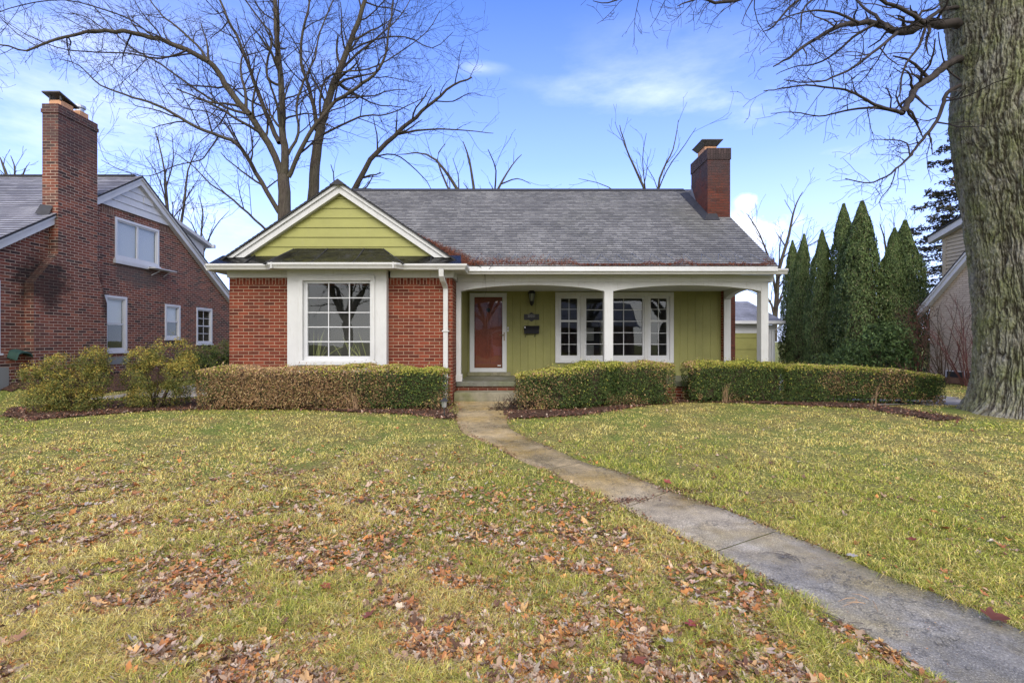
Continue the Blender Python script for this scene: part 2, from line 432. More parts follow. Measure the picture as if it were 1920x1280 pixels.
def bark(name, c0, c1, moss, mamt, sc_=1.):
    def bd(t, p, pos, o):
        v = t.vm('MULTIPLY', pos, (1, 1, .16)).outputs[0]
        n = t.noise(v, 26 * sc_, 6, .65)
        c = t.ramp(n, [(.32, c0), (.62, c1)])
        c = t.mix(t.math('MULTIPLY', t.ramp(t.noise(pos, 1.7 * sc_, 5, .65), [(.38, 0), (.66, 1)]), mamt), c, moss)
        c = t.mix(1, c, t.ramp(t.noise(pos, 110, 3, .6), [(.3, .7), (.7, 1.3)]), 'MULTIPLY')
        t.put(p.inputs['Base Color'], c)
        b = t.n('ShaderNodeBump'); b.inputs['Distance'].default_value = .02 / sc_; t.put(b.inputs['Height'], t.math('ADD', n, t.math('MULTIPLY', t.noise(pos, 90, 4, .6), .4)))
        t.L.new(b.outputs[0], p.inputs['Normal'])
    return mat(name, rough=.95, spec=.1, build=bd)
bark('bark_grey', (.036, .029, .024), (.105, .086, .070), (.10, .10, .055), .4)
def bigbark(t, p, pos, o):
    a = t.n('ShaderNodeAttribute', attribute_name='Col').outputs['Color']
    r, g_, b_ = t.sep(a)
    v = t.vm('MULTIPLY', pos, (1, 1, .35)).outputs[0]
    n = t.noise(v, 38, 6, .7)
    c = t.ramp(n, [(.30, (.10, .086, .066)), (.48, (.225, .208, .170)), (.68, (.38, .365, .315))])
    moss = t.ramp(t.math('ADD', t.noise(pos, 2.2, 6, .7), t.math('MULTIPLY', t.noise(pos, 45, 3, .6), .3)), [(.50, 0), (.80, .85)])
    c = t.mix(moss, c, t.ramp(t.noise(pos, 60, 3, .6), [(.3, (.105, .125, .042)), (.7, (.26, .285, .11))]))
    grey = t.ramp(t.noise(t.vm('MULTIPLY', pos, (1, 1, .5)).outputs[0], 3.1, 5, .6), [(.54, 0), (.70, .55)])
    c = t.mix(grey, c, (.27, .265, .25))
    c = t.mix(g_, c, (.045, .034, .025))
    t.put(p.inputs['Base Color'], c)
    b = t.n('ShaderNodeBump'); b.inputs['Distance'].default_value = .016; t.put(b.inputs['Height'], t.math('ADD', n, t.math('MULTIPLY', t.noise(pos, 120, 4, .6), .5)))
    t.L.new(b.outputs[0], p.inputs['Normal'])
mat('big_bark', rough=.95, spec=.1, build=bigbark)
def leafmat(name, trans=.25, rough=.6, spec=.25):
    def bd(t, p, pos, o):
        a = t.n('ShaderNodeAttribute', attribute_name='Col').outputs['Color']
        t.put(p.inputs['Base Color'], a)
        if trans:
            tl = t.n('ShaderNodeBsdfTranslucent'); t.put(tl.inputs[0], a)
            mx = t.n('ShaderNodeMixShader'); mx.inputs[0].default_value = trans
            t.L.new(p.outputs[0], mx.inputs[1]); t.L.new(tl.outputs[0], mx.inputs[2]); t.L.new(mx.outputs[0], o.inputs[0])
    return mat(name, rough=rough, spec=spec, build=bd)
leafmat('foliage'); leafmat('grass_blade', .3, .55, .3); leafmat('dead_leaf', .12, .55, .35); leafmat('needle', .1)
def lawn(t, p, pos, o):
    n = t.noise(pos, .8, 5, .6); n2 = t.noise(pos, 30, 5, .7)
    c = t.ramp(n2, [(.30, (.075, .055, .028)), (.48, (.20, .17, .06)), (.62, (.38, .33, .11)), (.75, (.50, .43, .17))])
    c2 = t.ramp(n2, [(.30, (.07, .085, .025)), (.50, (.17, .21, .045)), (.70, (.28, .32, .08))])
    t.put(p.inputs['Base Color'], t.mix(t.ramp(n, [(.40, 0), (.62, 1)]), c, c2))
    b = t.n('ShaderNodeBump'); b.inputs['Distance'].default_value = .03; t.put(b.inputs['Height'], n2); t.L.new(b.outputs[0], p.inputs['Normal'])
mat('lawn', rough=.95, spec=.1, build=lawn)
def mulch(t, p, pos, o):
    n = t.noise(pos, 28, 6, .72)
    c = t.ramp(n, [(.32, (.022, .014, .010)), (.5, (.085, .046, .028)), (.62, (.17, .092, .056)), (.74, (.30, .20, .13))])
    t.put(p.inputs['Base Color'], c)
    b = t.n('ShaderNodeBump'); b.inputs['Distance'].default_value = .04; t.put(b.inputs['Height'], n); t.L.new(b.outputs[0], p.inputs['Normal'])
mat('mulch', rough=.9, spec=.2, build=mulch)
def concrete(name, base, damp, moss, rough=(.35, .8), agg=.25):
    def bd(t, p, pos, o):
        n = t.noise(pos, 1.15, 6, .62); fine = t.noise(pos, 120, 4, .8)
        c = t.mix(t.ramp(n, [(.40, 0), (.62, 1)]), base, damp)
        c = t.mix(t.ramp(t.noise(t.vm('ADD', pos, (7, 3, 0)).outputs[0], 1.5, 6, .65), [(.46, 0), (.66, .85)]), c, moss)
        c = t.mix(1, c, t.ramp(fine, [(.3, 1 - agg), (.55, 1), (.72, 1 + agg * 2.2)]), 'MULTIPLY')
        c = t.mix(1, c, t.ramp(t.noise(pos, 9, 5, .65), [(.3, .74), (.7, 1.16)]), 'MULTIPLY')
        if name == 'path_concrete':
            wf = t.math('MULTIPLY', t.math('SUBTRACT', t.math('ADD', t.sep(pos)[1], t.math('MULTIPLY', n, 2.4)), 3.9), .5, clamp=True)
            c = t.mix(t.math('MULTIPLY', wf, .95), c, t.mix(1, c, (1.22, 1.0, .62), 'MULTIPLY'))
        cr = t.noise(t.vm('ADD', pos, (3, 9, 0)).outputs[0], 1.1, 6, .6)
        cr = t.math('ABSOLUTE', t.math('SUBTRACT', cr, .5)); c = t.mix(t.ramp(cr, [(.0015, .7), (.0045, 0)]), c, (.05, .045, .035))
        t.put(p.inputs['Base Color'], c)
        t.put(p.inputs['Roughness'], t.ramp(n, [(.40, rough[1]), (.60, rough[0])]))
        b = t.n('ShaderNodeBump'); b.inputs['Distance'].default_value = .0035; t.put(b.inputs['Height'], fine); t.L.new(b.outputs[0], p.inputs['Normal'])
    return mat(name, rough=.6, spec=.5, build=bd)
concrete('path_concrete', (.45, .41, .335), (.25, .235, .205), (.36, .295, .15), (.14, .68), .7)
concrete('step_concrete', (.27, .245, .175), (.19, .17, .10), (.15, .155, .055), (.45, .85), .2)
concrete('slab_concrete', (.20, .195, .155), (.13, .13, .10), (.12, .13, .05), (.35, .8), .2)
concrete('drive_concrete', (.36, .33, .30), (.25, .23, .21), (.24, .22, .17), (.45, .8), .2)
mat('road_asphalt', (.06, .06, .062), .85, var=.2)
mat('patina_green', (.03, .075, .058), .6, var=.3)
mat('window_pale', (.20, .21, .20), .6)
mat('soot_clay', (.11, .065, .045), .9, var=.3)

# ------------------------------------------------------------------ setting: ground, path, beds, driveway
def axis(lo, hi, f0, f1, fine):
    a = list(np.arange(f0, f1, fine)); x = f0; st = fine
    while x > lo: st *= 1.35; x -= st; a.insert(0, max(x, lo))
    x = a[-1]; st = fine
    while x < hi: st *= 1.35; x += st; a.append(min(x, hi))
    return np.array(a)
gx, gy = axis(-700, 700, -13, 14, .12), axis(-200, 1500, .3, 16, .12)
GX, GY = np.meshgrid(gx, gy); nx, ny = len(gx), len(gy)
gv = np.stack([GX, GY, zg(GX, GY) + .012 * (fbm(GX * 3, GY * 3) - .5) * (np.abs(GX) < 14) * (GY < 16)], -1).reshape(-1, 3)
ii = np.arange(nx * ny).reshape(ny, nx)
gf = np.stack([ii[:-1, :-1], ii[:-1, 1:], ii[1:, 1:], ii[1:, :-1]], -1).reshape(-1, 4)
tag(npmesh('ground', gv, gf, M['lawn'], smooth=True), kind='structure')

PATH = [((848, 753), (1010, 753), 0), ((858, 768), (975, 768), 1), ((853, 783), (953, 783), 1), ((868, 812), (962, 806), 0), ((930, 839), (1008, 829), 1),
        ((975, 864), (1058, 850), 0), ((1020, 883), (1096, 867), 1), ((1065, 904), (1148, 881), 0), ((1125, 932), (1212, 903), 0), ((1170, 954), (1258, 922), 1),
        ((1237, 990), (1361, 956), 0), ((1330, 1040), (1462, 996), 1), ((1425, 1087), (1560, 1034), 0), ((1510, 1134), (1650, 1074), 0), ((1631, 1196), (1780, 1122), 0),
        ((1759, 1279), (1925, 1185), 0), ((1915, 1385), (2100, 1262), 0), ((2120, 1560), (2340, 1370), 1)]
PL = [gp(*a) for a, b, c in PATH]; PR = [gp(*b) for a, b, c in PATH]
e = (PL[-1][0] - PL[-2][0], PL[-1][1] - PL[-2][1])
PL.append((PL[-1][0] + 2 * e[0], PL[-1][1] - 2.5)); PR.append((PR[-1][0] + 2 * e[0], PR[-1][1] - 2.5))
JO = [c for a, b, c in PATH] + [0]
path_poly = PL + PR[::-1]
def sheet(vs, dz): return [(x, y, float(zg(x, y)) + dz) for x, y in vs]
pv, pf = [], []
edge_l, edge_r = [], []
NW = 7
for i in range(len(PL) - 1):
    ns = 6
    for k in range(ns + 1):
        t = k / ns
        sl = max(.2, math.hypot(PL[i + 1][0] - PL[i][0], PL[i + 1][1] - PL[i][1]))
        if k == 0 and JO[i]: t += .004 / sl
        if k == ns and JO[i + 1]: t -= .004 / sl
        for j in range(NW):
            s = (0, .025, .22, .5, .78, .975, 1)[j]
            # smooth edge lines (Catmull-Rom)
            q = []
            for E in (PL, PR):
                p = [np.array(E[max(0, min(len(E) - 1, i + d))]) for d in (-1, 0, 1, 2)]
                q.append(.5 * ((2 * p[1]) + (-p[0] + p[2]) * t + (2 * p[0] - 5 * p[1] + 4 * p[2] - p[3]) * t * t + (-p[0] + 3 * p[1] - 3 * p[2] + p[3]) * t ** 3))
            x, y = q[0] * (1 - s) + q[1] * s
            if j == 0: edge_l.append((q[0][0], q[0][1])); edge_r.append((q[1][0], q[1][1]))
            z = float(zg(x, y)) + .012 - (.05 if j in (0, NW - 1) else 0) + .010 * (fbm(x * 1.3, y * 1.3) - .5)
            pv.append((x, y, z))
    b = len(pv) - (ns + 1) * NW
    pf += [(b + k * NW + j, b + k * NW + j + 1, b + (k + 1) * NW + j + 1, b + (k + 1) * NW + j) for k in range(ns) for j in range(NW - 1)]
tag(npmesh('garden_path', np.array(pv), np.array(pf), M['path_concrete'], smooth=False), kind='structure')

path_poly = edge_l + edge_r[::-1]
def flat_sheet(name, poly, m, dz, step=.15, amp=0.):
    """sheet that follows the ground inside a plan polygon"""
    P = np.array(poly); x0, y0 = P.min(0); x1, y1 = P.max(0)
    xs = np.arange(x0, x1 + step, step); ys = np.arange(y0, y1 + step, step)
    X, Y = np.meshgrid(xs, ys); jx = X + step * .4 * (vnoise(X * 9, Y * 9) - .5); jy = Y + step * .4 * (vnoise(X * 9 + 50, Y * 9) - .5)
    Z = zg(jx, jy) + dz + amp * fbm(jx * 4, jy * 4)
    i = np.arange(X.size).reshape(X.shape)
    f = np.stack([i[:-1, :-1], i[:-1, 1:], i[1:, 1:], i[1:, :-1]], -1).reshape(-1, 4)
    cx = (X[:-1, :-1] + step / 2).ravel(); cy = (Y[:-1, :-1] + step / 2).ravel()
    wob = .12 * (fbm(cx * 3, cy * 3) - .5)
    keep = inpoly(cx + wob, cy + wob, poly)
    return tag(npmesh(name, np.stack([jx, jy, Z], -1).reshape(-1, 3), f[keep], m, smooth=True), kind='structure')
bed_left = [gp(4, 780), gp(60, 788), gp(160, 780), gp(300, 770), gp(420, 767), gp(560, 768), gp(660, 773), gp(760, 777), gp(835, 786), gp(856, 784), (-1.24, 8.9), (-1.2, 9.88), (-5.8, 9.88), (-6.4, 10.6), (-8.6, 10.0), (-9.4, 9.0)]
bed_right = [gp(945, 770), gp(953, 786), gp(1000, 784), gp(1090, 779), gp(1150, 770), gp(1220, 759), gp(1290, 754), gp(1400, 756), gp(1520, 761), gp(1620, 766), gp(1700, 779), gp(1755, 790), gp(1800, 786), (7.0, 9.4), (8.6, 9.7), (6.4, 10.3), (.4, 10.4), (.1, 10.0)]
bank = [(-12.5, 10.1), (-9.9, 10.2), (-9.8, 11.5), (-10.0, 16), (-12.5, 16)]
flat_sheet('mulch_bed', bed_left, M['mulch'], .006, .09, .035)
flat_sheet('mulch_bed', bed_right, M['mulch'], .006, .09, .035)
flat_sheet('mulch_bank', bank, M['mulch'], .008, .15, .05)
drive = [(6.9, 9.25), (9.6, 9.05), (9.9, 11.6), (10.3, 22), (7.2, 22)]
flat_sheet('driveway', drive, M['drive_concrete'], .012, .25)
flat_sheet('driveway', [(-9.3, 10.4), (-6.6, 11.0), (-6.6, 30), (-9.3, 30)], M['drive_concrete'], .012, .3)
flat_sheet('mulch_bed', [(12.5, 13.0), (13.8, 12.4), (13.8, 16.4), (12.3, 16.4)], M['mulch'], .010, .15, .04)

# ------------------------------------------------------------------ main house
H = thing('brick_house', 'low red brick house with lime green gable, covered porch and grey shingle roof', 'house', (0, 11, -1.3))
FW = frame('front', 9.9); FB = frame('front', 9.73); FP = frame('front', 12.45)
BW = (-4.556, -2.546)
b = MB(FW)
wall(b, -5.83, -1.227, -1.5, 1.177, [(-4.45, -2.65, -.6, 1.17)], depth=.12)
b.build('front_wall', M['main_brick'], H)
b = MB(FW); b.box(-5.70, -4.56, 1.177, 1.31, -.1, .003); b.box(-2.54, -1.227, 1.177, 1.31, -.1, .003)
b.each('soldier_course', M['main_soldier'], H)
b = MB()
b.poly([(-1.227, 9.9, -1.5), (-1.227, 10.51, -1.5), (-1.227, 10.51, 1.31), (-1.227, 9.9, 1.31)])
b.poly([(-5.83, 9.9, -1.5), (-5.83, 13.5, -1.5), (-5.83, 13.5, 1.6), (-5.83, 9.9, 1.6)])
b.poly([(-5.83, 9.9, 1.177), (-5.70, 9.9, 1.177), (-5.70, 9.9, 1.31), (-5.83, 9.9, 1.31)])
b.poly([(-5.83, 13.5, -1.5), (-4.9, 13.5, -1.5), (-4.9, 13.5, 2), (-5.83, 13.5, 2)])
b.poly([(-4.9, 13.5, -1.5), (-4.9, 18, -1.5), (-4.9, 18, 1.5), (-4.9, 14.06, 4.36), (-4.9, 13.5, 3.96)])
b.poly([(-4.9, 18, -1.5), (5.42, 18, -1.5), (5.42, 18, 1.5), (-4.9, 18, 1.5)])
b.poly([(5.42, 12.3, -1.5), (5.42, 18, -1.5), (5.42, 18, 1.5), (5.42, 12.3, 1.5)])
b.each('side_wall', M['main_brick'], H)
b = MB(); b.poly([(5.44, 10.51, 1.6), (5.44, 18, 1.45), (5.44, 14.06, 4.32), (5.44, 10.51, 1.75)])
b.build('end_gable', M['green_paint'], H)
# frieze boards under the wing soffit
b = MB(); b.box(-5.86, -4.6, 9.865, 9.897, 1.31, 1.452); b.box(-2.5, -1.2, 9.865, 9.897, 1.31, 1.452)
b.box(-1.224, -1.19, 9.90, 10.45, 1.31, 1.452); b.box(-5.86, -5.833, 9.9, 13.4, 1.31, 1.452)
b.each('frieze', M['white_paint'], H)
# wing soffit
b = MB(); b.box(-6.02, -1.03, 9.56, 9.9, 1.452, 1.475); b.box(-4.64, -2.32, 9.43, 9.557, 1.452, 1.475)
b.box(-1.224, -1.03, 9.903, 10.2, 1.452, 1.475); b.box(-6.02, -5.86, 9.903, 13.4, 1.452, 1.475)
b.box(-1.2, 5.71, 10.22, 10.47, 1.448, 1.474)
b.build('soffit', M['white_paint'], H)
# gutters
gp_ = [(0, 1.44), (.03, 1.42), (.085, 1.42), (.10, 1.455), (.13, 1.495), (.13, 1.53), (.118, 1.53), (.118, 1.50), (.09, 1.46), (.02, 1.445), (.02, 1.53), (0, 1.53)]
b = MB(); sweep(b, [(-6.03, 9.57), (-4.78, 9.57), (-4.66, 9.42), (-2.30, 9.42), (-2.17, 9.57), (-1.02, 9.57), (-1.02, 10.20), (5.80, 10.20)], gp_)
b.build('gutter', M['gutter_white'], H)
b = MB(); sweep(b, [(-6.03, 13.4), (-6.03, 9.6)], gp_); b.build('gutter', M['gutter_white'], H)
b = MB()
for x in (-4.66, -2.30): b.box(x - .012, x + .012, 9.28, 9.40, 1.42, 1.536)
b.each('gutter_joint', M['gutter_white'], H)
# downspout
b = MB()
dp = [(9.50, 1.43), (9.52, 1.33), (9.62, 1.24), (9.78, 1.17), (9.84, 1.08), (9.84, -1.22)]; xs_ = [-1.40, -1.40, -1.385, -1.37, -1.36, -1.36]
vs = []
for (y_, z_), x_ in zip(dp, xs_):
    k_ = .045 if 1.1 < z_ < 1.35 else 0
    vs += [(x_ - .048, y_ - .035, z_ - k_), (x_ + .048, y_ - .035, z_ - k_), (x_ + .048, y_ + .035, z_ + .0), (x_ - .048, y_ + .035, z_ + .0)]
b.add(vs, [(i * 4 + k, i * 4 + (k + 1) % 4, i * 4 + 4 + (k + 1) % 4, i * 4 + 4 + k) for i in range(5) for k in range(4)])
b.build('downspout', M['gutter_white'], H, bevel=.006)
b = MB(); b.box(-1.43, -1.29, 9.79, 9.9, .2, .225); b.box(-1.43, -1.29, 9.79, 9.9, -.75, -.725); b.each('downspout_strap', M['gutter_white'], H)
# pent (skirt) roof over the wing front
def pent():
    b = MB(); z0, z1 = 1.508, 1.775
    b.add([(-6.08, 9.50, z0), (-1.0, 9.50, z0), (-1.06, 9.92, z1), (-5.98, 9.92, z1)], [(0, 1, 2, 3)])
    # raised part over the bay, swept up against the gable
    zt = 1.90; rows = 6; prev = None
    vs, fs = [], []
    for i in range(rows + 1):
        t = i / rows; y = 9.36 + (.56) * t; z = z0 + .012 + (zt - z0) * (t ** 1.15)
        k = t ** .6
        xl = -4.84 + (-4.50 + 4.84) * (t ** 1.5); xr = -2.12 + (-2.66 + 2.12) * t
        vs += [(xl - .0, y, z), (xl + .03, y, z + .012), (-3.9, y, z + .012), (-3.2, y, z + .012), (xr - .03, y, z + .012), (xr, y, z)]
    for i in range(rows):
        for j in range(5): fs.append((i * 6 + j, i * 6 + j + 1, (i + 1) * 6 + j + 1, (i + 1) * 6 + j))
    b.add(vs, fs)
    b.add([(vs[i * 6][0], vs[i * 6][1], vs[i * 6][2]) for i in range(rows + 1)] + [(vs[i * 6][0] - .03, vs[i * 6][1], z0 + (z1 - z0) * max(0, (vs[i * 6][1] - 9.5) / .42)) for i in range(rows + 1)],
          [(i, i + 1, rows + 2 + i, rows + 1 + i) for i in range(rows)])
    b.add([(vs[i * 6 + 5][0], vs[i * 6 + 5][1], vs[i * 6 + 5][2]) for i in range(rows + 1)] + [(vs[i * 6 + 5][0] + .03, vs[i * 6 + 5][1], z0 + (z1 - z0) * max(0, (vs[i * 6 + 5][1] - 9.5) / .42)) for i in range(rows + 1)],
          [(i, i + 1, rows + 2 + i, rows + 1 + i) for i in range(rows)])
    o = b.build('pent_roof', M['membrane'], H)
    r = MB()
    for xb, xt in ((-3.95, -3.80), (-3.12, -3.05)):
        r.tube([(xb, 9.37, z0 + .03), (xb * .7 + xt * .3, 9.55, 1.635), (xt, 9.90, 1.918)], .011, 5)
    for xb, xt in ((-5.35, -5.30), (-1.62, -1.66)): r.tube([(xb, 9.5, z0 + .01), (xt, 9.90, 1.782)], .010, 5)
    r.tube([(-4.84, 9.37, z0 + .01), (-4.78, 9.5, 1.61), (-4.66, 9.7, 1.75), (-4.50, 9.91, 1.912)], .012, 5)
    r.tube([(-2.12, 9.37, z0 + .01), (-2.66, 9.91, 1.912)], .012, 5)
    r.each('seam', M['dark_flashing'], o)
pent()
# gable siding
XC, ZP, SL = -3.53, 3.24, .676
b = MB(frame('front', 9.93))
k = 0
while True:
    z0 = 1.752 + k * .199; z1 = z0 + .199
    hw0 = (ZP - .1 - z0) / SL
    if hw0 <= .02: break
    hw1 = max(.0, (ZP - .1 - z1) / SL)
    b.add([(XC - hw0, z0, .032), (XC + hw0, z0, .032), (XC + hw1, z1 + .004, .012), (XC - hw1, z1 + .004, .012), (XC - hw0, z0, .0), (XC + hw0, z0, .0)],
          [(0, 1, 2, 3), (4, 5, 1, 0)]); k += 1
b.build('gable_siding', M['lime_paint'], H)
# rake boards
def rake(b, zp, wdt, zcut, side, y0, y1, d0=0.):
    hw0 = (zp - zcut) / SL; hw1 = (zp - wdt - zcut) / SL
    b.prism([(XC, -0), (XC, 0)], 0, 0) if False else None
    pts = [(XC, zp), (XC + side * hw0, zcut), (XC + side * hw1, zcut), (XC, zp - wdt)]
    vs = [(x, y0, z) for x, z in pts] + [(x, y1, z) for x, z in pts]
    b.add(vs, [(0, 1, 2, 3), (7, 6, 5, 4), (0, 4, 5, 1), (1, 5, 6, 2), (2, 6, 7, 3), (3, 7, 4, 0)])
for sd_ in (-1, 1):
    b = MB(); rake(b, ZP - .005, .205, 1.715, sd_, 9.80, 9.90); b.build('rake_board', M['white_paint'], H)
    b = MB(); rake(b, ZP, .075, 1.705, sd_, 9.765, 9.797); b.build('rake_moulding', M['white_paint'], H)
# roofs
def courses(b, p0, p1, up, length, row, t=.010):
    """stepped shingle courses from eave line p0-p1 upwards"""
    p0, p1, up = Vector(p0), Vector(p1), Vector(up).normalized(); n = (p1 - p0).cross(up).normalized()
    if n.z < 0: n = -n
    k = int(length / row + .999)
    for i in range(k):
        a, c = up * (i * row), up * min(length, (i + 1) * row)
        q0, q1, q2, q3 = p0 + a + n * t, p1 + a + n * t, p1 + c + n * .001, p0 + c + n * .001
        b.add([q0, q1, q2, q3, p0 + a - n * .002, p1 + a - n * .002], [(0, 1, 2, 3), (4, 5, 1, 0)])
SM = .722; u_ = Vector((0, 1, SM)).normalized()
EY, EZ, RY = 10.08, 1.575, 14.06; RZ = EZ + SM * (RY - EY); LM = math.hypot(RY - EY, RZ - EZ)
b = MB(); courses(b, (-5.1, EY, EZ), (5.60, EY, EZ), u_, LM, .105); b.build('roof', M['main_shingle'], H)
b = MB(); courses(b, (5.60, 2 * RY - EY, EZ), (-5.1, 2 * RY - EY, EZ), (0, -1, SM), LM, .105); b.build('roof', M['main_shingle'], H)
b = MB(); b.prism([(EY - .02, EZ - .10), (EY, EZ - .005), (RY, RZ - .005), (2 * RY - EY, EZ - .005), (2 * RY - EY + .02, EZ - .10), (RY, RZ - .10)], 0, 1)
vs = [(-5.08 if p[2] == 0 else 5.58, p[0], p[1]) for p in b.v]
b.v = vs; b.build('roof_deck', M['white_paint'], H)
b = MB(); b.prism([(RY - .16, RZ - .10), (RY - .16, RZ - .09), (RY, RZ + .025), (RY + .16, RZ - .09), (RY + .16, RZ - .10), (RY, RZ + .01)], 0, 1)
b.v = [(-5.1 if p[2] == 0 else 5.02, p[0], p[1]) for p in b.v]; b.build('ridge_cap', M['ridge_cap'], H)
# wing roof
WS = Vector((SL, 0, 0)); YF = 9.72
wl = math.hypot(2.62, 2.62 * SL)
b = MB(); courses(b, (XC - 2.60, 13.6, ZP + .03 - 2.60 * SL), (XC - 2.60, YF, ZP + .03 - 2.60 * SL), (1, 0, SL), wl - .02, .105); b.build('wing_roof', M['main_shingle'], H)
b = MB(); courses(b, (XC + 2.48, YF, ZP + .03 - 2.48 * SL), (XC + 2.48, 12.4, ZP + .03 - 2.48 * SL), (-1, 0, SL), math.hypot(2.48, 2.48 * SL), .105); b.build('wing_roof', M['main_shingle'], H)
b = MB()
for sd_, hw in ((-1, 2.60), (1, 2.44)):
    pts = [(XC, ZP + .03), (XC + sd_ * hw, ZP + .03 - hw * SL), (XC + sd_ * hw, ZP + .004 - hw * SL), (XC, ZP + .004)]
    vs = [(x, YF + .006, z) for x, z in pts] + [(x, 13.5, z) for x, z in pts]
    b.add(vs, [(0, 1, 2, 3), (7, 6, 5, 4), (0, 4, 5, 1), (1, 5, 6, 2), (2, 6, 7, 3), (3, 7, 4, 0)])
b.build('roof_edge', M['ridge_cap'], H)
b = MB(); b.add([(XC - .17, YF - .01, ZP - .07), (XC, YF - .01, ZP + .055), (XC + .17, YF - .01, ZP - .07), (XC - .17, 12.5, ZP - .07), (XC, 12.5, ZP + .055), (XC + .17, 12.5, ZP - .07)],
    [(0, 1, 4, 3), (1, 2, 5, 4), (0, 2, 1)]); b.build('ridge_cap', M['ridge_cap'], H)
# porch beam, arches, posts
b = MB(); b.box(-1.19, 5.71, 10.475, 10.505, 1.395, 1.448); b.box(-1.19, 5.71, 10.485, 10.505, 1.30, 1.393)
b.box(5.66, 5.705, 10.508, 12.45, 1.30, 1.448); b.build('porch_frieze', M['white_paint'], H)
def arch(b, a0, a1, zs, zc, ztop, c0, c1, axis_='x', n=20):
    lo = [(a0 + (a1 - a0) * i / n, zs + (zc - zs) * math.sin(math.pi * i / n) ** .72) for i in range(n + 1)]
    for (x0, z0), (x1, z1) in zip(lo, lo[1:]):
        q = [(x0, z0), (x1, z1), (x1, ztop), (x0, ztop)]
        vs = [(x, c0, z) for x, z in q] + [(x, c1, z) for x, z in q]
        if axis_ == 'y': vs = [(y, x, z) for x, y, z in vs]
        b.add(vs, [(0, 1, 2, 3), (7, 6, 5, 4), (0, 4, 5, 1), (2, 6, 7, 3)])
PA = [(-1.121, 2.02), (2.215, 5.455)]
b = MB(); arch(b, -1.121, 2.022, 1.10, 1.237, 1.30, 10.51, 10.66); b.build('arch', M['white_paint'], H)
b = MB(); arch(b, 2.215, 5.455, 1.10, 1.232, 1.30, 10.51, 10.66); b.build('arch', M['white_paint'], H)
b = MB(); arch(b, 10.70, 12.31, 1.08, 1.225, 1.30, 5.46, 5.61, 'y'); b.build('arch', M['white_paint'], H)
def post(x0, x1, y0, y1, z0=-.881, z1=1.298, base=False):
    b = MB(); b.box(x0, x1, y0, y1, z0, z1)
    o = b.build('porch_post', M['white_paint'], H, bevel=.005)
    if base:
        c = MB(); c.box(x0 - .008, x1 + .03, y0 - .02, y1 + .02, z0 - .0, z0 + .16); c.build('post_base', M['gutter_white'], o, bevel=.008)
post(-1.222, -1.121, 10.505, 10.66, base=True); post(2.022, 2.215, 10.505, 10.69); post(5.455, 5.617, 10.505, 10.70); post(5.437, 5.615, 12.31, 12.44)
# porch room: ceiling, walls, slab
b = MB(); b.box(-1.2, 5.655, 10.66, 12.45, 1.30, 1.32); b.build('porch_ceiling', M['white_paint'], H)
DOOR = (-1.03, -.20, -.79, 1.20); WIN = (1.18, 4.06, -.48, 1.20)
b = MB(FP); x = -1.2; cuts = []
holes = [DOOR, WIN]
gw = .197
x0 = -1.16
while x0 < 5.44:
    x1 = min(x0 + gw, 5.44); segs = [(-.9, 1.30)]
    for h in holes:
        if h[0] < x1 - .001 and h[1] > x0 + .001:
            segs = [(-.9, h[2]), (h[3], 1.30)]
            if h[0] > x0 + .001: wall(b, x0, h[0], h[2], h[3], depth=0)
            if h[1] < x1 - .001: wall(b, h[1], x1, h[2], h[3], depth=0)
    for s0, s1 in segs: b.poly([(x0 + .005, s0, 0), (x1 - .005, s0, 0), (x1 - .005, s1, 0), (x0 + .005, s1, 0)])
    for xa, s_ in ((x0, 1), (x1, -1)):
        for s0, s1 in segs: b.poly([(xa + s_ * .005, s0, 0), (xa, s0, -.007), (xa, s1, -.007), (xa + s_ * .005, s1, 0)])
    x0 = x1
b.build('porch_wall', M['green_paint'], H)
b = MB(); y0 = 10.66
while y0 < 12.44:
    y1 = min(y0 + gw, 12.45); b.poly([(-1.15, y0 + .005, -.9), (-1.15, y1 - .005, -.9), (-1.15, y1 - .005, 1.3), (-1.15, y0 + .005, 1.3)])
    b.poly([(-1.15, y0 + .005, -.9), (-1.157, y0, -.9), (-1.157, y0, 1.3), (-1.15, y0 + .005, 1.3)]); b.poly([(-1.15, y1 - .005, -.9), (-1.157, y1, -.9), (-1.157, y1, 1.3), (-1.15, y1 - .005, 1.3)]); y0 = y1
b.build('porch_wall', M['green_paint'], H)
b = MB(); b.box(-1.222, 5.66, 10.50, 12.6, -.985, -.881); b.build('porch_slab', M['slab_concrete'], H, bevel=.012)
b = MB(); b.box(-1.22, 5.62, 10.55, 12.5, -1.5, -.987); b.build('porch_foundation', M['main_brick'], H)
b = MB(); b.box(-1.215, .42, 10.03, 10.545, -1.42, -1.07); b.build('porch_step', M['step_concrete'], H, bevel=.015)
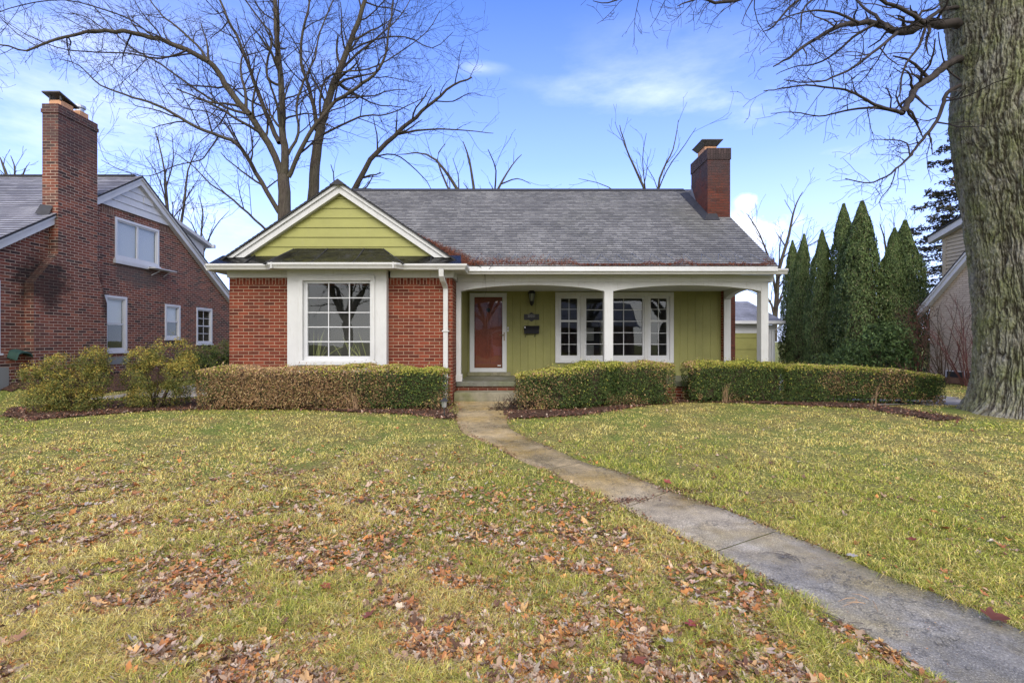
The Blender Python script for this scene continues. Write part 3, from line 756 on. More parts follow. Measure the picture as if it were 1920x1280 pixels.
# bay window box
b = MB(FB); wall(b, BW[0], BW[1], -.98, 1.452, [(-4.238, -2.865, -.389, 1.232)], depth=.10)
b.M = None
for x in BW: b.poly([(x, 9.73, -.98), (x, 9.9, -.98), (x, 9.9, 1.452), (x, 9.73, 1.452)])
b.poly([(BW[0], 9.73, -.98), (BW[1], 9.73, -.98), (BW[1], 9.9, -.98), (BW[0], 9.9, -.98)])
BX = b.build('bay_box', M['white_paint'], H)
def bars(b, u0, u1, v0, v1, cols, rows, w0, w1, t):
    for i in range(1, cols): x = u0 + (u1 - u0) * i / cols; b.box(x - t / 2, x + t / 2, v0, v1, w0, w1)
    for i in range(1, rows): z = v0 + (v1 - v0) * i / rows; b.box(u0, u1, z - t / 2, z + t / 2, w0 + .001, w1 + .001)
def ringbox(b, o, i, w0, w1):
    (a0, a1, c0, c1), (p0, p1, q0, q1) = o, i
    b.box(a0, a1, c0, q0, w0, w1); b.box(a0, a1, q1, c1, w0, w1); b.box(a0, p0, q0, q1, w0, w1); b.box(p1, a1, q0, q1, w0, w1)
def room(b, u0, u1, v0, v1, w0, w1):
    b.box(u0, u1, v0, v1, w1, w0); b.f = [f for k, f in enumerate(b.f) if k != len(b.f) - 5]
def roombox(fr, parent, u0, u1, v0, v1, w0, w1, m='room_dark'):
    b = MB(fr); P = [(u0, v0), (u1, v0), (u1, v1), (u0, v1)]
    b.poly([(u, v, w1) for u, v in P])
    for i in range(4):
        (a, c), (d, e_) = P[i], P[(i + 1) % 4]; b.poly([(a, c, w0), (d, e_, w0), (d, e_, w1), (a, c, w1)])
    return b.build('room_interior', M[m], parent)
b = MB(FB); ringbox(b, (-4.335, -2.778, -.41, 1.335), (-4.238, -2.865, -.389, 1.232), 0, .028)
b.build('window_casing', M['white_paint'], BX, bevel=.003)
b = MB(FB); b.box(-4.36, -2.75, -.475, -.41, 0, .055); b.build('sill', M['white_paint'], BX, bevel=.004)
BWn = MB(FB); ringbox(BWn, (-4.238, -2.865, -.389, 1.232), (-4.165, -2.893, -.300, 1.185), -.10, -.045)
BWo = BWn.build('bay_window', M['vinyl_white'], H, bevel=.003)
b = MB(FB); bars(b, -4.165, -2.893, -.300, 1.185, 3, 5, -.075, -.06, .019); b.build('muntins', M['vinyl_white'], BWo)
b = MB(FB); b.box(-4.17, -2.885, -.31, 1.19, -.09, -.084); b.build('pane', M['glass'], BWo)
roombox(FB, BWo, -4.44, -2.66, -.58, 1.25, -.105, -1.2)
b = MB()
for cx, cy, ang, n in ((-4.1, 10.1, .55, 9), (-3.05, 10.05, -.5, 12), (-3.45, 10.2, .1, 6)):
    for i in range(n):
        a = ang + rnd.uniform(-.5, .5) - .1; L = rnd.uniform(.6, 1.15); p = Vector((cx + rnd.uniform(-.1, .1), cy - .06, -.56))
        pts = [p + Vector((math.sin(a) * L * t, rnd.uniform(-.01, .01), math.cos(a) * L * t - .25 * L * t * t)) for t in (0, .35, .7, 1)]
        b.tube(pts, [.006, .009, .007, .001], 4)
tag(b.build('house_plant', M['palm_blade'], None), 'thin leaved house plant standing inside the big square bay window', 'plant')
# porch window unit
W3 = MB(FP); ringbox(W3, (1.12, 4.185, -.553, 1.273), (WIN[0] + .04, WIN[1] + .02, -.475, 1.165), .002, .045)
W3.box(1.78, 1.885, -.475, 1.165, .002, .040); W3.box(3.425, 3.525, -.475, 1.165, .002, .040)
WU = W3.build('porch_window', M['white_paint'], H, bevel=.004)
for (a0, a1, g0, g1, cols, rows, dh) in ((1.22, 1.78, 1.27, 1.69, 2, 5, True), (1.885, 3.425, 1.925, 3.385, 3, 5, False), (3.525, 4.08, 3.595, 4.01, 2, 5, True)):
    z0, z1 = -.362, 1.113
    b = MB(FP); ringbox(b, (a0, a1, -.475, 1.165), (g0, g1, z0, z1), -.04, .012)
    if dh:
        zm = .505; b.box(g0, g1, zm, zm + .05, -.03, .006)
        bars(b, g0, g1, zm + .05, z1, cols, 2, -.022, -.010, .014); bars(b, g0, g1, z0, zm, cols, 3, -.024, -.012, .014)
    else: bars(b, g0, g1, z0, z1, cols, rows, -.022, -.010, .018)
    s_ = b.build('sash', M['vinyl_white'], WU)
    b = MB(FP); b.box(g0 - .01, g1 + .01, z0 - .01, z1 + .01, -.034, -.029); b.build('pane', M['glass'], s_)
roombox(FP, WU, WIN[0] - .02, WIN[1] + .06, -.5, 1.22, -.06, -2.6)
b = MB(); b.box(2.50, 2.70, 13.5, 13.7, -.5, .62); b.build('stone_chimney_breast', M['stone_veneer'], H)
b = MB(); b.box(1.98, 2.42, 14.2, 14.25, .02, .40); b.box(1.98, 2.42, 14.2, 14.25, -.5, -.1); b.each('curtain', M['blind'], H)
# front door
D = MB(FP); ringbox(D, (-1.093, -.138, -.789, 1.252), (-.975, -.249, -.685, 1.148), .003, .05)
DO = D.build('storm_door', M['vinyl_white'], H, bevel=.004)
b = MB(FP); b.box(-.165, -.140, -.789, 1.252, .051, .064); b.box(-1.092, -1.072, -.789, 1.252, .051, .060); b.build('door_frame', M['white_paint'], DO)
b = MB(FP); b.box(-.98, -.245, -.69, 1.155, .02, .026); b.build('pane', M['glass'], DO)
b = MB(FP); b.box(-.215, -.190, .02, .235, .051, .066); b.tube([(-.20, .165, .07), (-.20, .165, .10), (-.33, .168, .10)], .010, 6); b.build('handle', M['brass'], DO)
b = MB(FP); b.box(-.375, -.29, -.635, -.612, .0275, .029); b.build('sticker', M['sticker'], DO)
D = MB(FP); D.box(-1.03, -.20, -.79, 1.20, -.12, -.07)
for (p0, p1, q0, q1) in ((-.95, -.64, .33, .92), (-.59, -.28, .33, .92), (-.95, -.64, -.62, .10), (-.59, -.28, -.62, .10)):
    ringbox(D, (p0, p1, q0, q1), (p0 + .03, p1 - .03, q0 + .03, q1 - .03), -.07, -.055); D.box(p0 + .06, p1 - .06, q0 + .06, q1 - .06, -.07, -.058)
DI = D.build('front_door', M['door_wood'], H, bevel=.003)
b = MB(FP); b.tube([(-.615, .82, -.069), (-.615, .82, -.045)], .055, 12); b.build('door_knocker', M['black_iron'], DI)
roombox(FP, DI, -1.03, -.20, -.79, 1.20, -.001, -.125, 'door_wood')
b = MB(); b.box(-1.145, -.04, 12.25, 12.445, -.880, -.79); b.build('threshold', M['step_concrete'], H, bevel=.006)
b = MB(FP); b.box(-.125, -.085, .255, .375, .001, .012); b.build('doorbell', M['vinyl_white'], H, bevel=.005)
b = MB(FP); b.box(-.113, -.097, .285, .345, .0125, .018); b.build('doorbell_button', M['black_plastic'], H)
b = MB(FP); b.box(1.02, 1.09, -.70, -.69, .001, .03); b.box(1.02, 1.09, -.655, -.645, .001, .03); b.build('wall_vent', M['green_paint'], H)
# chimney
C = MB(); C.box(5.012, 5.592, 12.30, 13.42, 1.75, 4.66); C.box(5.625, 5.80, 12.47, 14.3, -1.5, 2.4)
CH = C.build('chimney', M['chimney_brick'], H)
b = MB(); b.box(4.995, 5.609, 12.283, 13.437, 4.66, 4.95); b.build('chimney_cap_course', M['chimney_soldier'], CH)
b = MB(); b.box(5.07, 5.38, 12.62, 13.1, 4.95, 5.13); b.build('flue', M['flue_clay'], CH)
b = MB(); b.add([(5.05, 12.60, 5.13), (5.40, 12.60, 5.13), (5.40, 13.12, 5.13), (5.05, 13.12, 5.13), (4.96, 12.52, 5.25), (5.50, 12.52, 5.25), (5.50, 13.20, 5.25), (4.96, 13.20, 5.25)],
    [(3, 2, 1, 0), (4, 5, 6, 7), (0, 1, 5, 4), (1, 2, 6, 5), (2, 3, 7, 6), (3, 0, 4, 7)]); b.box(4.95, 5.51, 12.51, 13.21, 5.252, 5.27); b.build('chimney_cap', M['cap_metal'], CH)
b = MB()
def rz_(y): return EZ + SM * (y - EY)
b.add([(4.86, 12.12, rz_(12.12) + .018), (5.25, 12.12, rz_(12.12) + .018), (5.25, 12.30, rz_(12.3) + .10), (5.012, 12.30, rz_(12.3) + .10), (5.0, 13.6, rz_(13.6) + .10), (4.80, 13.75, rz_(13.75) + .018)], [(0, 1, 2, 3), (0, 3, 4, 5)])
b.build('flashing', M['dark_flashing'], CH)
b = MB(); b.add([(5.006, 13.05, rz_(13.05) + .08), (5.006, 13.43, rz_(13.43) + .0), (5.006, 13.43, rz_(13.43) + .38)], [(0, 1, 2)]); b.build('flashing', M['flashing'], CH)
# heat cable zigzag on the eave
b = MB(); x = -.85; up = False; pts = []
n_ = (Vector((0, -SM, 1))).normalized()
while x < 5.6:
    s_ = .04 if not up else .56
    pts.append(Vector((x + rnd.uniform(-.03, .03), EY, EZ)) + u_ * (s_ + rnd.uniform(-.03, .03)) + n_ * .022); x += .20 if up else .17; up = not up
b.tube(pts, .0065, 4); b.build('heat_cable', M['galvanised'], H)

# things fixed to the porch wall
L = thing('wall_lantern', 'black carriage lantern on the green porch wall above the number plate', 'lantern', (.5, 12.4, 1.1))
b = MB(); cx, cy = .505, 12.30
b.tube([(cx, cy, 1.42), (cx, cy, 1.36)], .008, 6); b.tube([(cx, cy, 1.36), (cx, cy, 1.335), (cx, cy, 1.24)], [.012, .045, .095], 8); b.tube([(cx, cy, 1.24), (cx, cy, 1.225)], .10, 8)
for k in range(6):
    a = k * 1.047; b.tube([(cx + .080 * math.cos(a), cy + .080 * math.sin(a), 1.23), (cx + .05 * math.cos(a), cy + .05 * math.sin(a), 1.03)], .006, 4)
b.tube([(cx, cy, 1.03), (cx, cy, 1.01), (cx, cy, .95), (cx, cy, .91)], [.055, .058, .045, .008], 8)
b.box(cx - .03, cx + .03, 12.42, 12.448, 1.00, 1.20); b.tube([(cx, 12.43, 1.05), (cx, 12.37, .99), (cx, cy, .98)], .010, 5)
b.build('lantern_frame', M['black_iron'], L)
b = MB(); b.tube([(cx, cy, 1.225), (cx, cy, 1.035)], [.070, .045], 8); b.build('lamp_glass', M['lamp_glass'], L)
P = thing('number_plate', 'small black house number plate with silver digits on the porch wall', 'sign', (.5, 12.43, .65))
b = MB(FP); b.box(.312, .702, .558, .708, .002, .014); b.prism([(.44, .708), (.57, .708), (.54, .735), (.505, .755), (.47, .735)], .002, .014); b.prism([(.47, .532), (.505, .512), (.54, .532), (.57, .558), (.44, .558)], .002, .014)
b.build('plate', M['black_iron'], P)
def text(s_, loc, size, m, parent, nm='lettering', sx=1.):
    c = bpy.data.curves.new(nm, 'FONT'); c.body = s_; c.size = size; c.align_x = 'CENTER'; c.align_y = 'CENTER'; c.extrude = .0015; c.materials.append(M[m])
    o = bpy.data.objects.new(nm, c); o.location = loc; o.rotation_euler = (R(90), 0, 0); o.scale = (sx, 1, 1); sc.collection.objects.link(o); o.parent = parent
    o.matrix_parent_inverse = parent.matrix_basis.inverted(); return o
text('20251', (.505, 12.434, .655), .095, 'sign_silver', P, 'digits', .88)
X_ = thing('mailbox', 'black wall mounted mailbox under the number plate', 'mailbox', (.5, 12.4, .3))
b = MB(); b.prism([(12.448, .20), (12.34, .20), (12.33, .30), (12.37, .395), (12.448, .405)], 0, 1); b.v = [(.315 if p[2] == 0 else .695, p[0], p[1]) for p in b.v]; b.build('box', M['mailbox_paint'], X_, bevel=.004)
b = MB(); b.prism([(12.448, .408), (12.36, .402), (12.318, .33), (12.322, .31), (12.366, .392), (12.448, .400)], 0, 1); b.v = [(.308 if p[2] == 0 else .702, p[0], p[1]) for p in b.v]; b.build('lid', M['mailbox_paint'], X_)
for xx in (.37, .60):
    b = MB(); b.tube([(xx, 12.40, .20), (xx - .015, 12.36, .14), (xx - .03, 12.33, .115), (xx - .03, 12.31, .135)], .008, 5); b.build('newspaper_hook', M['black_iron'], X_)
b = MB(); b.box(.322, .345, 12.323, 12.329, .345, .385); b.build('name_card', M['sticker'], X_)

# ------------------------------------------------------------------ generic double-hung window on any wall
def dhung(parent, fr, u0, u1, v0, v1, rail=True, cols=1, blind=0., depth=.08, cas='vinyl_white', split=None, fr_w=.07, name='window'):
    b = MB(fr); ringbox(b, (u0, u1, v0, v1), (u0 + fr_w, u1 - fr_w, v0 + fr_w, v1 - fr_w), -.06, .018)
    b.box(u0 - .03, u1 + .03, v0 - .045, v0, -.02, .05)
    o = b.build(name, M[cas], parent, bevel=.004)
    a0, a1, c0, c1 = u0 + fr_w, u1 - fr_w, v0 + fr_w, v1 - fr_w
    b = MB(fr); t = .035; ringbox(b, (a0, a1, c0, c1), (a0 + t, a1 - t, c0 + t, c1 - t), -.05, -.01)
    if rail: zm = (c0 + c1) / 2; b.box(a0 + t, a1 - t, zm - .02, zm + .02, -.048, -.008)
    if split: xm = a0 + (a1 - a0) * split; b.box(xm - .03, xm + .03, c0 + t, c1 - t, -.048, -.008)
    if cols > 1: bars(b, a0 + t, a1 - t, c0 + t, c1 - t, cols, 4, -.040, -.030, .018)
    b.build('sash', M[cas], o)
    b = MB(fr); b.box(a0, a1, c0, c1, -.042, -.036); b.build('pane', M['glass'], o)
    if blind:
        b = MB(fr); z = c1 - .0; zb = c1 - (c1 - c0) * blind
        while z > zb: b.add([(a0, z, -.10), (a1, z, -.10), (a1, z - .046, -.075), (a0, z - .046, -.075)], [(0, 1, 2, 3)]); z -= .04
        b.build('blind', M['blind'], o)
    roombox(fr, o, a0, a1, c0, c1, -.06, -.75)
    return o

# ------------------------------------------------------------------ neighbour on the left: tall brick gable end
N = thing('brick_house', 'tall dark brick neighbour house with a big side chimney and white gable', 'house', (-14, 13.8, -1))
XL = -10.8; FL = frame('right', XL); PKZ = 4.72; PKY = 13.8; S2 = .675
top_l = lambda u: min(3.62, PKZ - .12 - S2 * abs(u - PKY))
kink = [PKY - (PKZ - .12 - 3.62) / S2, PKY + (PKZ - .12 - 3.62) / S2]
LW = [(9.35, 10.12, -.25, 1.29), (12.72, 13.46, -.28, 1.24), (14.93, 15.62, .08, 1.17), (16.42, 17.28, -.09, 1.17), (13.05, 14.68, 2.27, 3.40)]
b = MB(FL); wall(b, 8.9, 18.9, -1.6, top_l, LW, kink)
b.M = frame('front', 8.9); wall(b, -20, XL, -1.6, 1.3)
b.M = None; b.poly([(-20, 18.9, -1.6), (XL, 18.9, -1.6), (XL, 18.9, 1.3), (-20, 18.9, 1.3)]); b.poly([(-20, 8.9, -1.6), (-20, 18.9, -1.6), (-20, 18.9, 1.3), (-20, 13.8, 4.6), (-20, 8.9, 1.3)])
b.build('brick_wall', M['old_brick'], N)
b = MB(FL); b.box(12.6, 13.03, 3.40, 3.615, -.05, .004); b.box(14.70, 15.4, 3.40, 3.615, -.05, .004); b.each('soldier_course', M['old_soldier'], N)
for i, (a0, a1, c0, c1) in enumerate(LW[:4]): dhung(N, FL, a0, a1, c0, c1, blind=(.45, .5, .5, 0)[i], cols=(1, 1, 1, 2)[i])
o = dhung(N, FL, *LW[4], rail=False, blind=1., split=.5); 
b = MB(FL); b.box(13.0, 14.2, 2.13, 2.225, -.02, .07); b.box(14.15, 15.05, 2.16, 2.19, 0, .30); b.tube([(14.35, 1.98, .02), (14.50, 2.15, .22)], .012, 5); b.tube([(14.85, 2.0, .02), (14.9, 2.15, .2)], .012, 5)
b.build('broken_ledge', M['old_white'], N)
# white clapboard gable
b = MB(frame('right', XL + .02)); z = 3.62
while z < PKZ - .2:
    z1 = min(z + .205, PKZ - .13); h0 = (PKZ - .12 - z) / S2; h1 = max(0, (PKZ - .12 - z1) / S2)
    b.add([(PKY - h0, z, .035), (PKY + h0, z, .035), (PKY + h1, z1 + .003, .012), (PKY - h1, z1 + .003, .012), (PKY - h0, z, 0), (PKY + h0, z, 0)], [(0, 1, 2, 3), (4, 5, 1, 0)]); z = z1
b.build('gable_siding', M['old_white'], N)
b = MB(frame('right', XL + .02)); b.box(14.0, 14.35, 4.02, 4.20, .03, .05); b.build('gable_vent', M['old_white'], N)
def slope_board(b, fr, u0, z0, u1, z1, wd, w0, w1):
    b.M = fr; b.add([(u0, z0, w0), (u1, z1, w0), (u1, z1 - wd, w0), (u0, z0 - wd, w0), (u0, z0, w1), (u1, z1, w1), (u1, z1 - wd, w1), (u0, z0 - wd, w1)],
        [(0, 1, 2, 3), (7, 6, 5, 4), (0, 4, 5, 1), (1, 5, 6, 2), (2, 6, 7, 3), (3, 7, 4, 0)])
for (u0, u1) in ((PKY, 8.7), (PKY, 19.0)):
    for (d, wd, w0, w1) in ((0, .23, .001, .14), (.012, .08, .142, .175)):
        b = MB(); slope_board(b, FL, u0, PKZ + d, u1, PKZ + d - S2 * abs(u1 - u0), wd, w0, w1); b.build('rake_board', M['old_white'], N)
b = MB()
le = 5.25
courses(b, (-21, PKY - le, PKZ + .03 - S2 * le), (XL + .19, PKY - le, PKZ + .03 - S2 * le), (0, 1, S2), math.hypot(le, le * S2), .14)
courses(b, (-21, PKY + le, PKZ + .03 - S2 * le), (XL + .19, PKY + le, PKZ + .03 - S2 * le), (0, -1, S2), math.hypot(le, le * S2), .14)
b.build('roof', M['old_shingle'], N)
b = MB(); le2 = le - .02
for s_ in (-1, 1): b.add([(XL + .185, PKY, PKZ + .026), (XL + .185, PKY + s_ * le2, PKZ + .026 - S2 * le2), (XL + .185, PKY + s_ * le2, PKZ - .02 - S2 * le2), (XL + .185, PKY, PKZ - .02)], [(0, 1, 2, 3)])
b.build('roof_edge', M['ridge_cap'], N)
b = MB(); b.box(-21, XL, PKY - .1, PKY + .1, PKZ + .0, PKZ + .045); b.build('ridge_cap', M['ridge_cap'], N)
# its chimney: wide base, sloped shoulders, narrow stack
XCf = -10.58
b = MB(); prof = [(10.62, -1.6), (12.54, -1.6), (12.54, 1.0), (12.25, 1.75), (12.25, 4.0), (11.19, 4.0), (11.19, 2.05), (10.62, 1.30)]
b.prism([(y, z) for y, z in prof], 0, 1); b.v = [(XL - .01 if p[2] == 0 else XCf, p[0], p[1]) for p in b.v]
b.box(-10.95, XL - .012, 11.19, 12.25, 2.0, 4.0)
CL = b.build('chimney', M['old_brick'], N)
b = MB(); b.box(-10.95, XCf, 11.19, 12.25, 4.0, 5.33); b.box(-10.97, XCf + .02, 11.17, 12.27, 5.33, 5.42); b.box(-10.955, XCf + .005, 11.185, 12.255, 5.42, 5.54); b.build('chimney_stack', M['old_brick'], CL)
b = MB(); b.box(-10.9, -10.62, 11.3, 11.62, 5.54, 5.68); b.build('flue', M['flue_clay'], CL)
b = MB(); b.box(-10.88, -10.66, 11.85, 12.08, 5.54, 5.70); b.build('flue', M['flue_clay'], CL)
b = MB(); b.add([(x, y, z + d + (y - 11.25) * -.28) for d in (0, .03) for x, y, z in ((-10.98, 11.2, 5.80), (-10.56, 11.2, 5.80), (-10.56, 11.72, 5.80), (-10.98, 11.72, 5.80))], [(3, 2, 1, 0), (4, 5, 6, 7), (0, 1, 5, 4), (1, 2, 6, 5), (2, 3, 7, 6), (3, 0, 4, 7)])
b.box(-10.9, -10.87, 11.3, 11.33, 5.66, 5.80); b.box(-10.65, -10.62, 11.3, 11.33, 5.66, 5.80); b.build('slab_cap', M['cap_metal'], CL)
b = MB(); b.tube([(-10.77, 11.96, 5.70), (-10.77, 11.96, 5.80)], .085, 14); b.tube([(-10.77, 11.96, 5.80), (-10.77, 11.96, 5.86)], .12, 14); b.build('round_cap', M['galvanised'], CL)
b = MB(); b.add([(-10.99, 11.05, 2.95), (XL + .1, 11.05, 2.86), (XL + .1, 11.19, 3.16), (-10.99, 11.19, 3.2)], [(0, 1, 2, 3)]); b.build('flashing', M['dark_flashing'], CL)
# dormer on its rear slope
b = MB(); b.prism([(15.75, 3.2), (17.35, 2.0), (17.35, 3.48), (15.75, 3.90)], 0, 1); b.v = [(-15 if p[2] == 0 else -11.15, p[0], p[1]) for p in b.v]
DR = b.build('dormer', M['old_white'], N)
b = MB(); b.prism([(15.3, 4.00), (17.55, 3.44), (17.55, 3.56), (15.3, 4.12)], 0, 1); b.v = [(-15.2 if p[2] == 0 else -10.98, p[0], p[1]) for p in b.v]; b.build('dormer_roof', M['old_white'], DR)
b = MB(); b.box(-15.2, -10.9, 17.55, 17.66, 3.42, 3.54); b.build('dormer_gutter', M['old_white'], DR)
for (a0, a1) in ((9.5, 10.3), (12.7, 13.5)):
    b = MB(FL); b.box(a0, a1, -.62 if a0 > 11 else -1.05, -.42 if a0 > 11 else -.55, -.01, .006); ww = b.build('basement_window', M['window_pale'], N)
b = MB(); vs = []
for i in range(9):
    a = math.pi * i / 8; vs.append((10.43 - .17 * math.cos(a), -.26 + .10 * math.sin(a) - (.06 if i < 2 else 0)))
b.prism([(y, z) for y, z in vs] + [(y, z - .03) for y, z in vs[::-1]], 0, 1); b.v = [(XL + .003 if p[2] == 0 else XL + .22, p[0], p[1] - (0 if p[2] == 0 else .06)) for p in b.v]
b.build('vent_hood', M['patina_green'], N)

# ------------------------------------------------------------------ neighbour on the right: beige
XR = 13.8; FR = frame('left', XR)
E = thing('beige_house', 'beige neighbour house with clapboard upper storey behind the big tree', 'house', (18, 11, -1.2))
S3 = .94; Z0, Y0 = 1.20, 15.9
topr = lambda u: min(Z0 + S3 * (Y0 + u), Z0 + S3 * (Y0 + u)) if -u > 11.6 else Z0 + S3 * (Y0 - 11.6) - S3 * (11.6 + u)
b = MB(FR); wall(b, -15.85, -7.4, -1.7, topr, [], [-11.6])
b.M = None; b.poly([(XR, 15.85, -1.7), (24, 15.85, -1.7), (24, 15.85, 1.2), (XR, 15.85, 1.2)]); b.poly([(XR, 7.4, -1.7), (24, 7.4, -1.7), (24, 7.4, 1.2), (XR, 7.4, 1.2)])
b.build('painted_brick_wall', M['painted_brick'], E)
for sgn in (1, -1):
    for (d, wd, w0, w1, mm) in ((.10, .24, .001, .16, 'old_white'), (.115, .09, .162, .19, 'old_white'), (.135, .04, .0, .20, 'ridge_cap')):
        b = MB(); ue = -16.15 if sgn > 0 else -7.1
        slope_board(b, FR, ue, Z0 + S3 * (Y0 - 16.15) + d, -11.6 - sgn * .0, Z0 + S3 * (Y0 - 11.6) + d, wd, w0, w1); b.build('rake_board', M[mm], E)
b = MB(); zt = Z0 + S3 * (Y0 - 11.6) + .12
courses(b, (XR - .18, 16.15, Z0 + S3 * (Y0 - 16.15) + .12), (24.5, 16.15, Z0 + S3 * (Y0 - 16.15) + .12), (0, -1, S3), math.hypot(4.55, 4.55 * S3), .14)
courses(b, (24.5, 7.05, Z0 + S3 * (Y0 - 16.15) + .12), (XR - .18, 7.05, Z0 + S3 * (Y0 - 16.15) + .12), (0, 1, S3), math.hypot(4.55, 4.55 * S3), .14)
b.build('roof', M['main_shingle'], E)
# upper storey (shed dormer) set a little back from the gable end
b = MB(frame('left', XR + .28)); z = 1.2
while z < 4.6:
    b.add([(-15.62, z, .030), (-10, z, .030), (-10, z + .118, 0), (-15.62, z + .118, 0), (-15.62, z, -.01), (-10, z, -.01)], [(0, 1, 2, 3), (4, 5, 1, 0)]); z += .116
vs = []
for p in b.v: vs.append((p[0], p[1], min(p[2], 3.46 + .30 * (15.6 - p[1]) - .02)))
b.v = vs
b.M = None; b.poly([(XR + .28, 15.62, 1.2), (23, 15.62, 1.2), (23, 15.62, 3.46), (XR + .28, 15.62, 3.46)])
UP = b.build('upper_storey', M['beige_siding'], E)
b = MB(frame('left', XR + .28)); b.box(-15.68, -15.55, 1.0, 3.44, .0, .03); b.build('corner_board', M['beige_siding'], UP)
b = MB(); FU = frame('left', XR + .28)
slope_board(b, FU, -16.0, 3.46, -10, 3.46 + .30 * 6.0, .20, .015, .22); b.M = None; b.build('rake_board', M['old_white'], UP)
b = MB(); slope_board(b, FU, -16.05, 3.49, -10, 3.49 + .30 * 6.05, .045, -9, .26); b.build('upper_roof', M['ridge_cap'], UP)
b = MB(FR); b.box(-15.3, -13.9, -1.16, -.90, -.01, .01); bw = b.build('basement_window', M['old_white'], E)
b = MB(FR); b.box(-15.22, -14.66, -1.12, -.94, .011, .014); b.box(-14.58, -14.0, -1.12, -.94, .011, .014); b.build('pane', M['black_plastic'], bw)

# ------------------------------------------------------------------ garage behind the porch
G = thing('garage', 'green garage with white gutter seen through the porch at the driveway end', 'garage', (9.5, 22, -1.3))
b = MB(); b.box(4.6, 12.0, 22, 28, -1.6, .75); b.prism([(22, .8), (28, .8), (25, 1.9)], 0, 1)
b.v = [(p if i < 8 else (12.0 if p[2] == 0 else 4.6, p[0], p[1])) for i, p in enumerate(b.v)]; b.build('garage_wall', M['green_paint'], G)
b = MB(frame('front', 22)); z = -1.4
while z < .2:
    b.box(7.6, 11.3, z, z + .50, .003, .03); z += .52
b.build('garage_door', M['green_paint'], G)
b = MB(); b.box(4.6, 12.05, 21.96, 21.995, .38, .76); b.box(11.75, 12.03, 21.955, 21.995, -1.4, .378); b.build('trim_board', M['old_white'], G)
b = MB(); courses(b, (4.3, 21.7, .93), (12.28, 21.7, .93), (0, 1, .35), math.hypot(3.3, 3.3 * .35), .14); courses(b, (12.28, 28.3, .93), (4.3, 28.3, .93), (0, -1, .35), math.hypot(3.3, 3.3 * .35), .14); b.build('roof', M['garage_shingle'], G)
b = MB(); b.box(4.3, 12.3, 21.58, 21.7, .80, .93); b.box(4.3, 12.25, 21.7, 22, .77, .80); b.build('gutter', M['old_white'], G)
b = MB(); b.tube([(12.14, 21.66, .80), (12.10, 21.75, .62), (11.90, 21.9, .50), (11.88, 21.9, -1.3)], .045, 6); b.build('downspout', M['old_white'], G)

# ------------------------------------------------------------------ foliage
def cards(P, Nrm, size, aspect, col, jit=.8, up=None, fold=.25):
    """leaf-shaped faces: centres P, outward directions Nrm; returns verts, faces, colours"""
    n = len(P); Nn = Nrm + rng.normal(0, jit, (n, 3)); Nn /= np.linalg.norm(Nn, axis=1)[:, None] + 1e-9
    T = rng.normal(0, 1, (n, 3)) if up is None else up + rng.normal(0, .45, (n, 3))
    T -= Nn * (T * Nn).sum(1)[:, None]; T /= np.linalg.norm(T, axis=1)[:, None] + 1e-9
    B = np.cross(Nn, T); s = (size * np.ones(n))[:, None]
    v = np.stack([P - T * s, P + B * s * aspect + Nn * s * fold, P + T * s, P - B * s * aspect + Nn * s * fold], 1).reshape(-1, 3)
    f = np.arange(4 * n).reshape(n, 4)
    return v, f, np.repeat(col, 4, axis=0)
def palette(cols, wts, n, var=.22):
    c = np.array(cols)[rng.choice(len(cols), n, p=np.array(wts) / np.sum(wts))]
    return c * (1 + rng.uniform(-var, var, (n, 1))) * (1 + rng.uniform(-.06, .06, (n, 3)))
def resample(pts, step):
    pts = np.array(pts, float); d = np.r_[0, np.cumsum(np.linalg.norm(np.diff(pts, axis=0), axis=1))]
    n = max(2, int(d[-1] / step) + 1); t = np.linspace(0, d[-1], n)
    return np.stack([np.interp(t, d, pts[:, k]) for k in range(pts.shape[1])], 1)

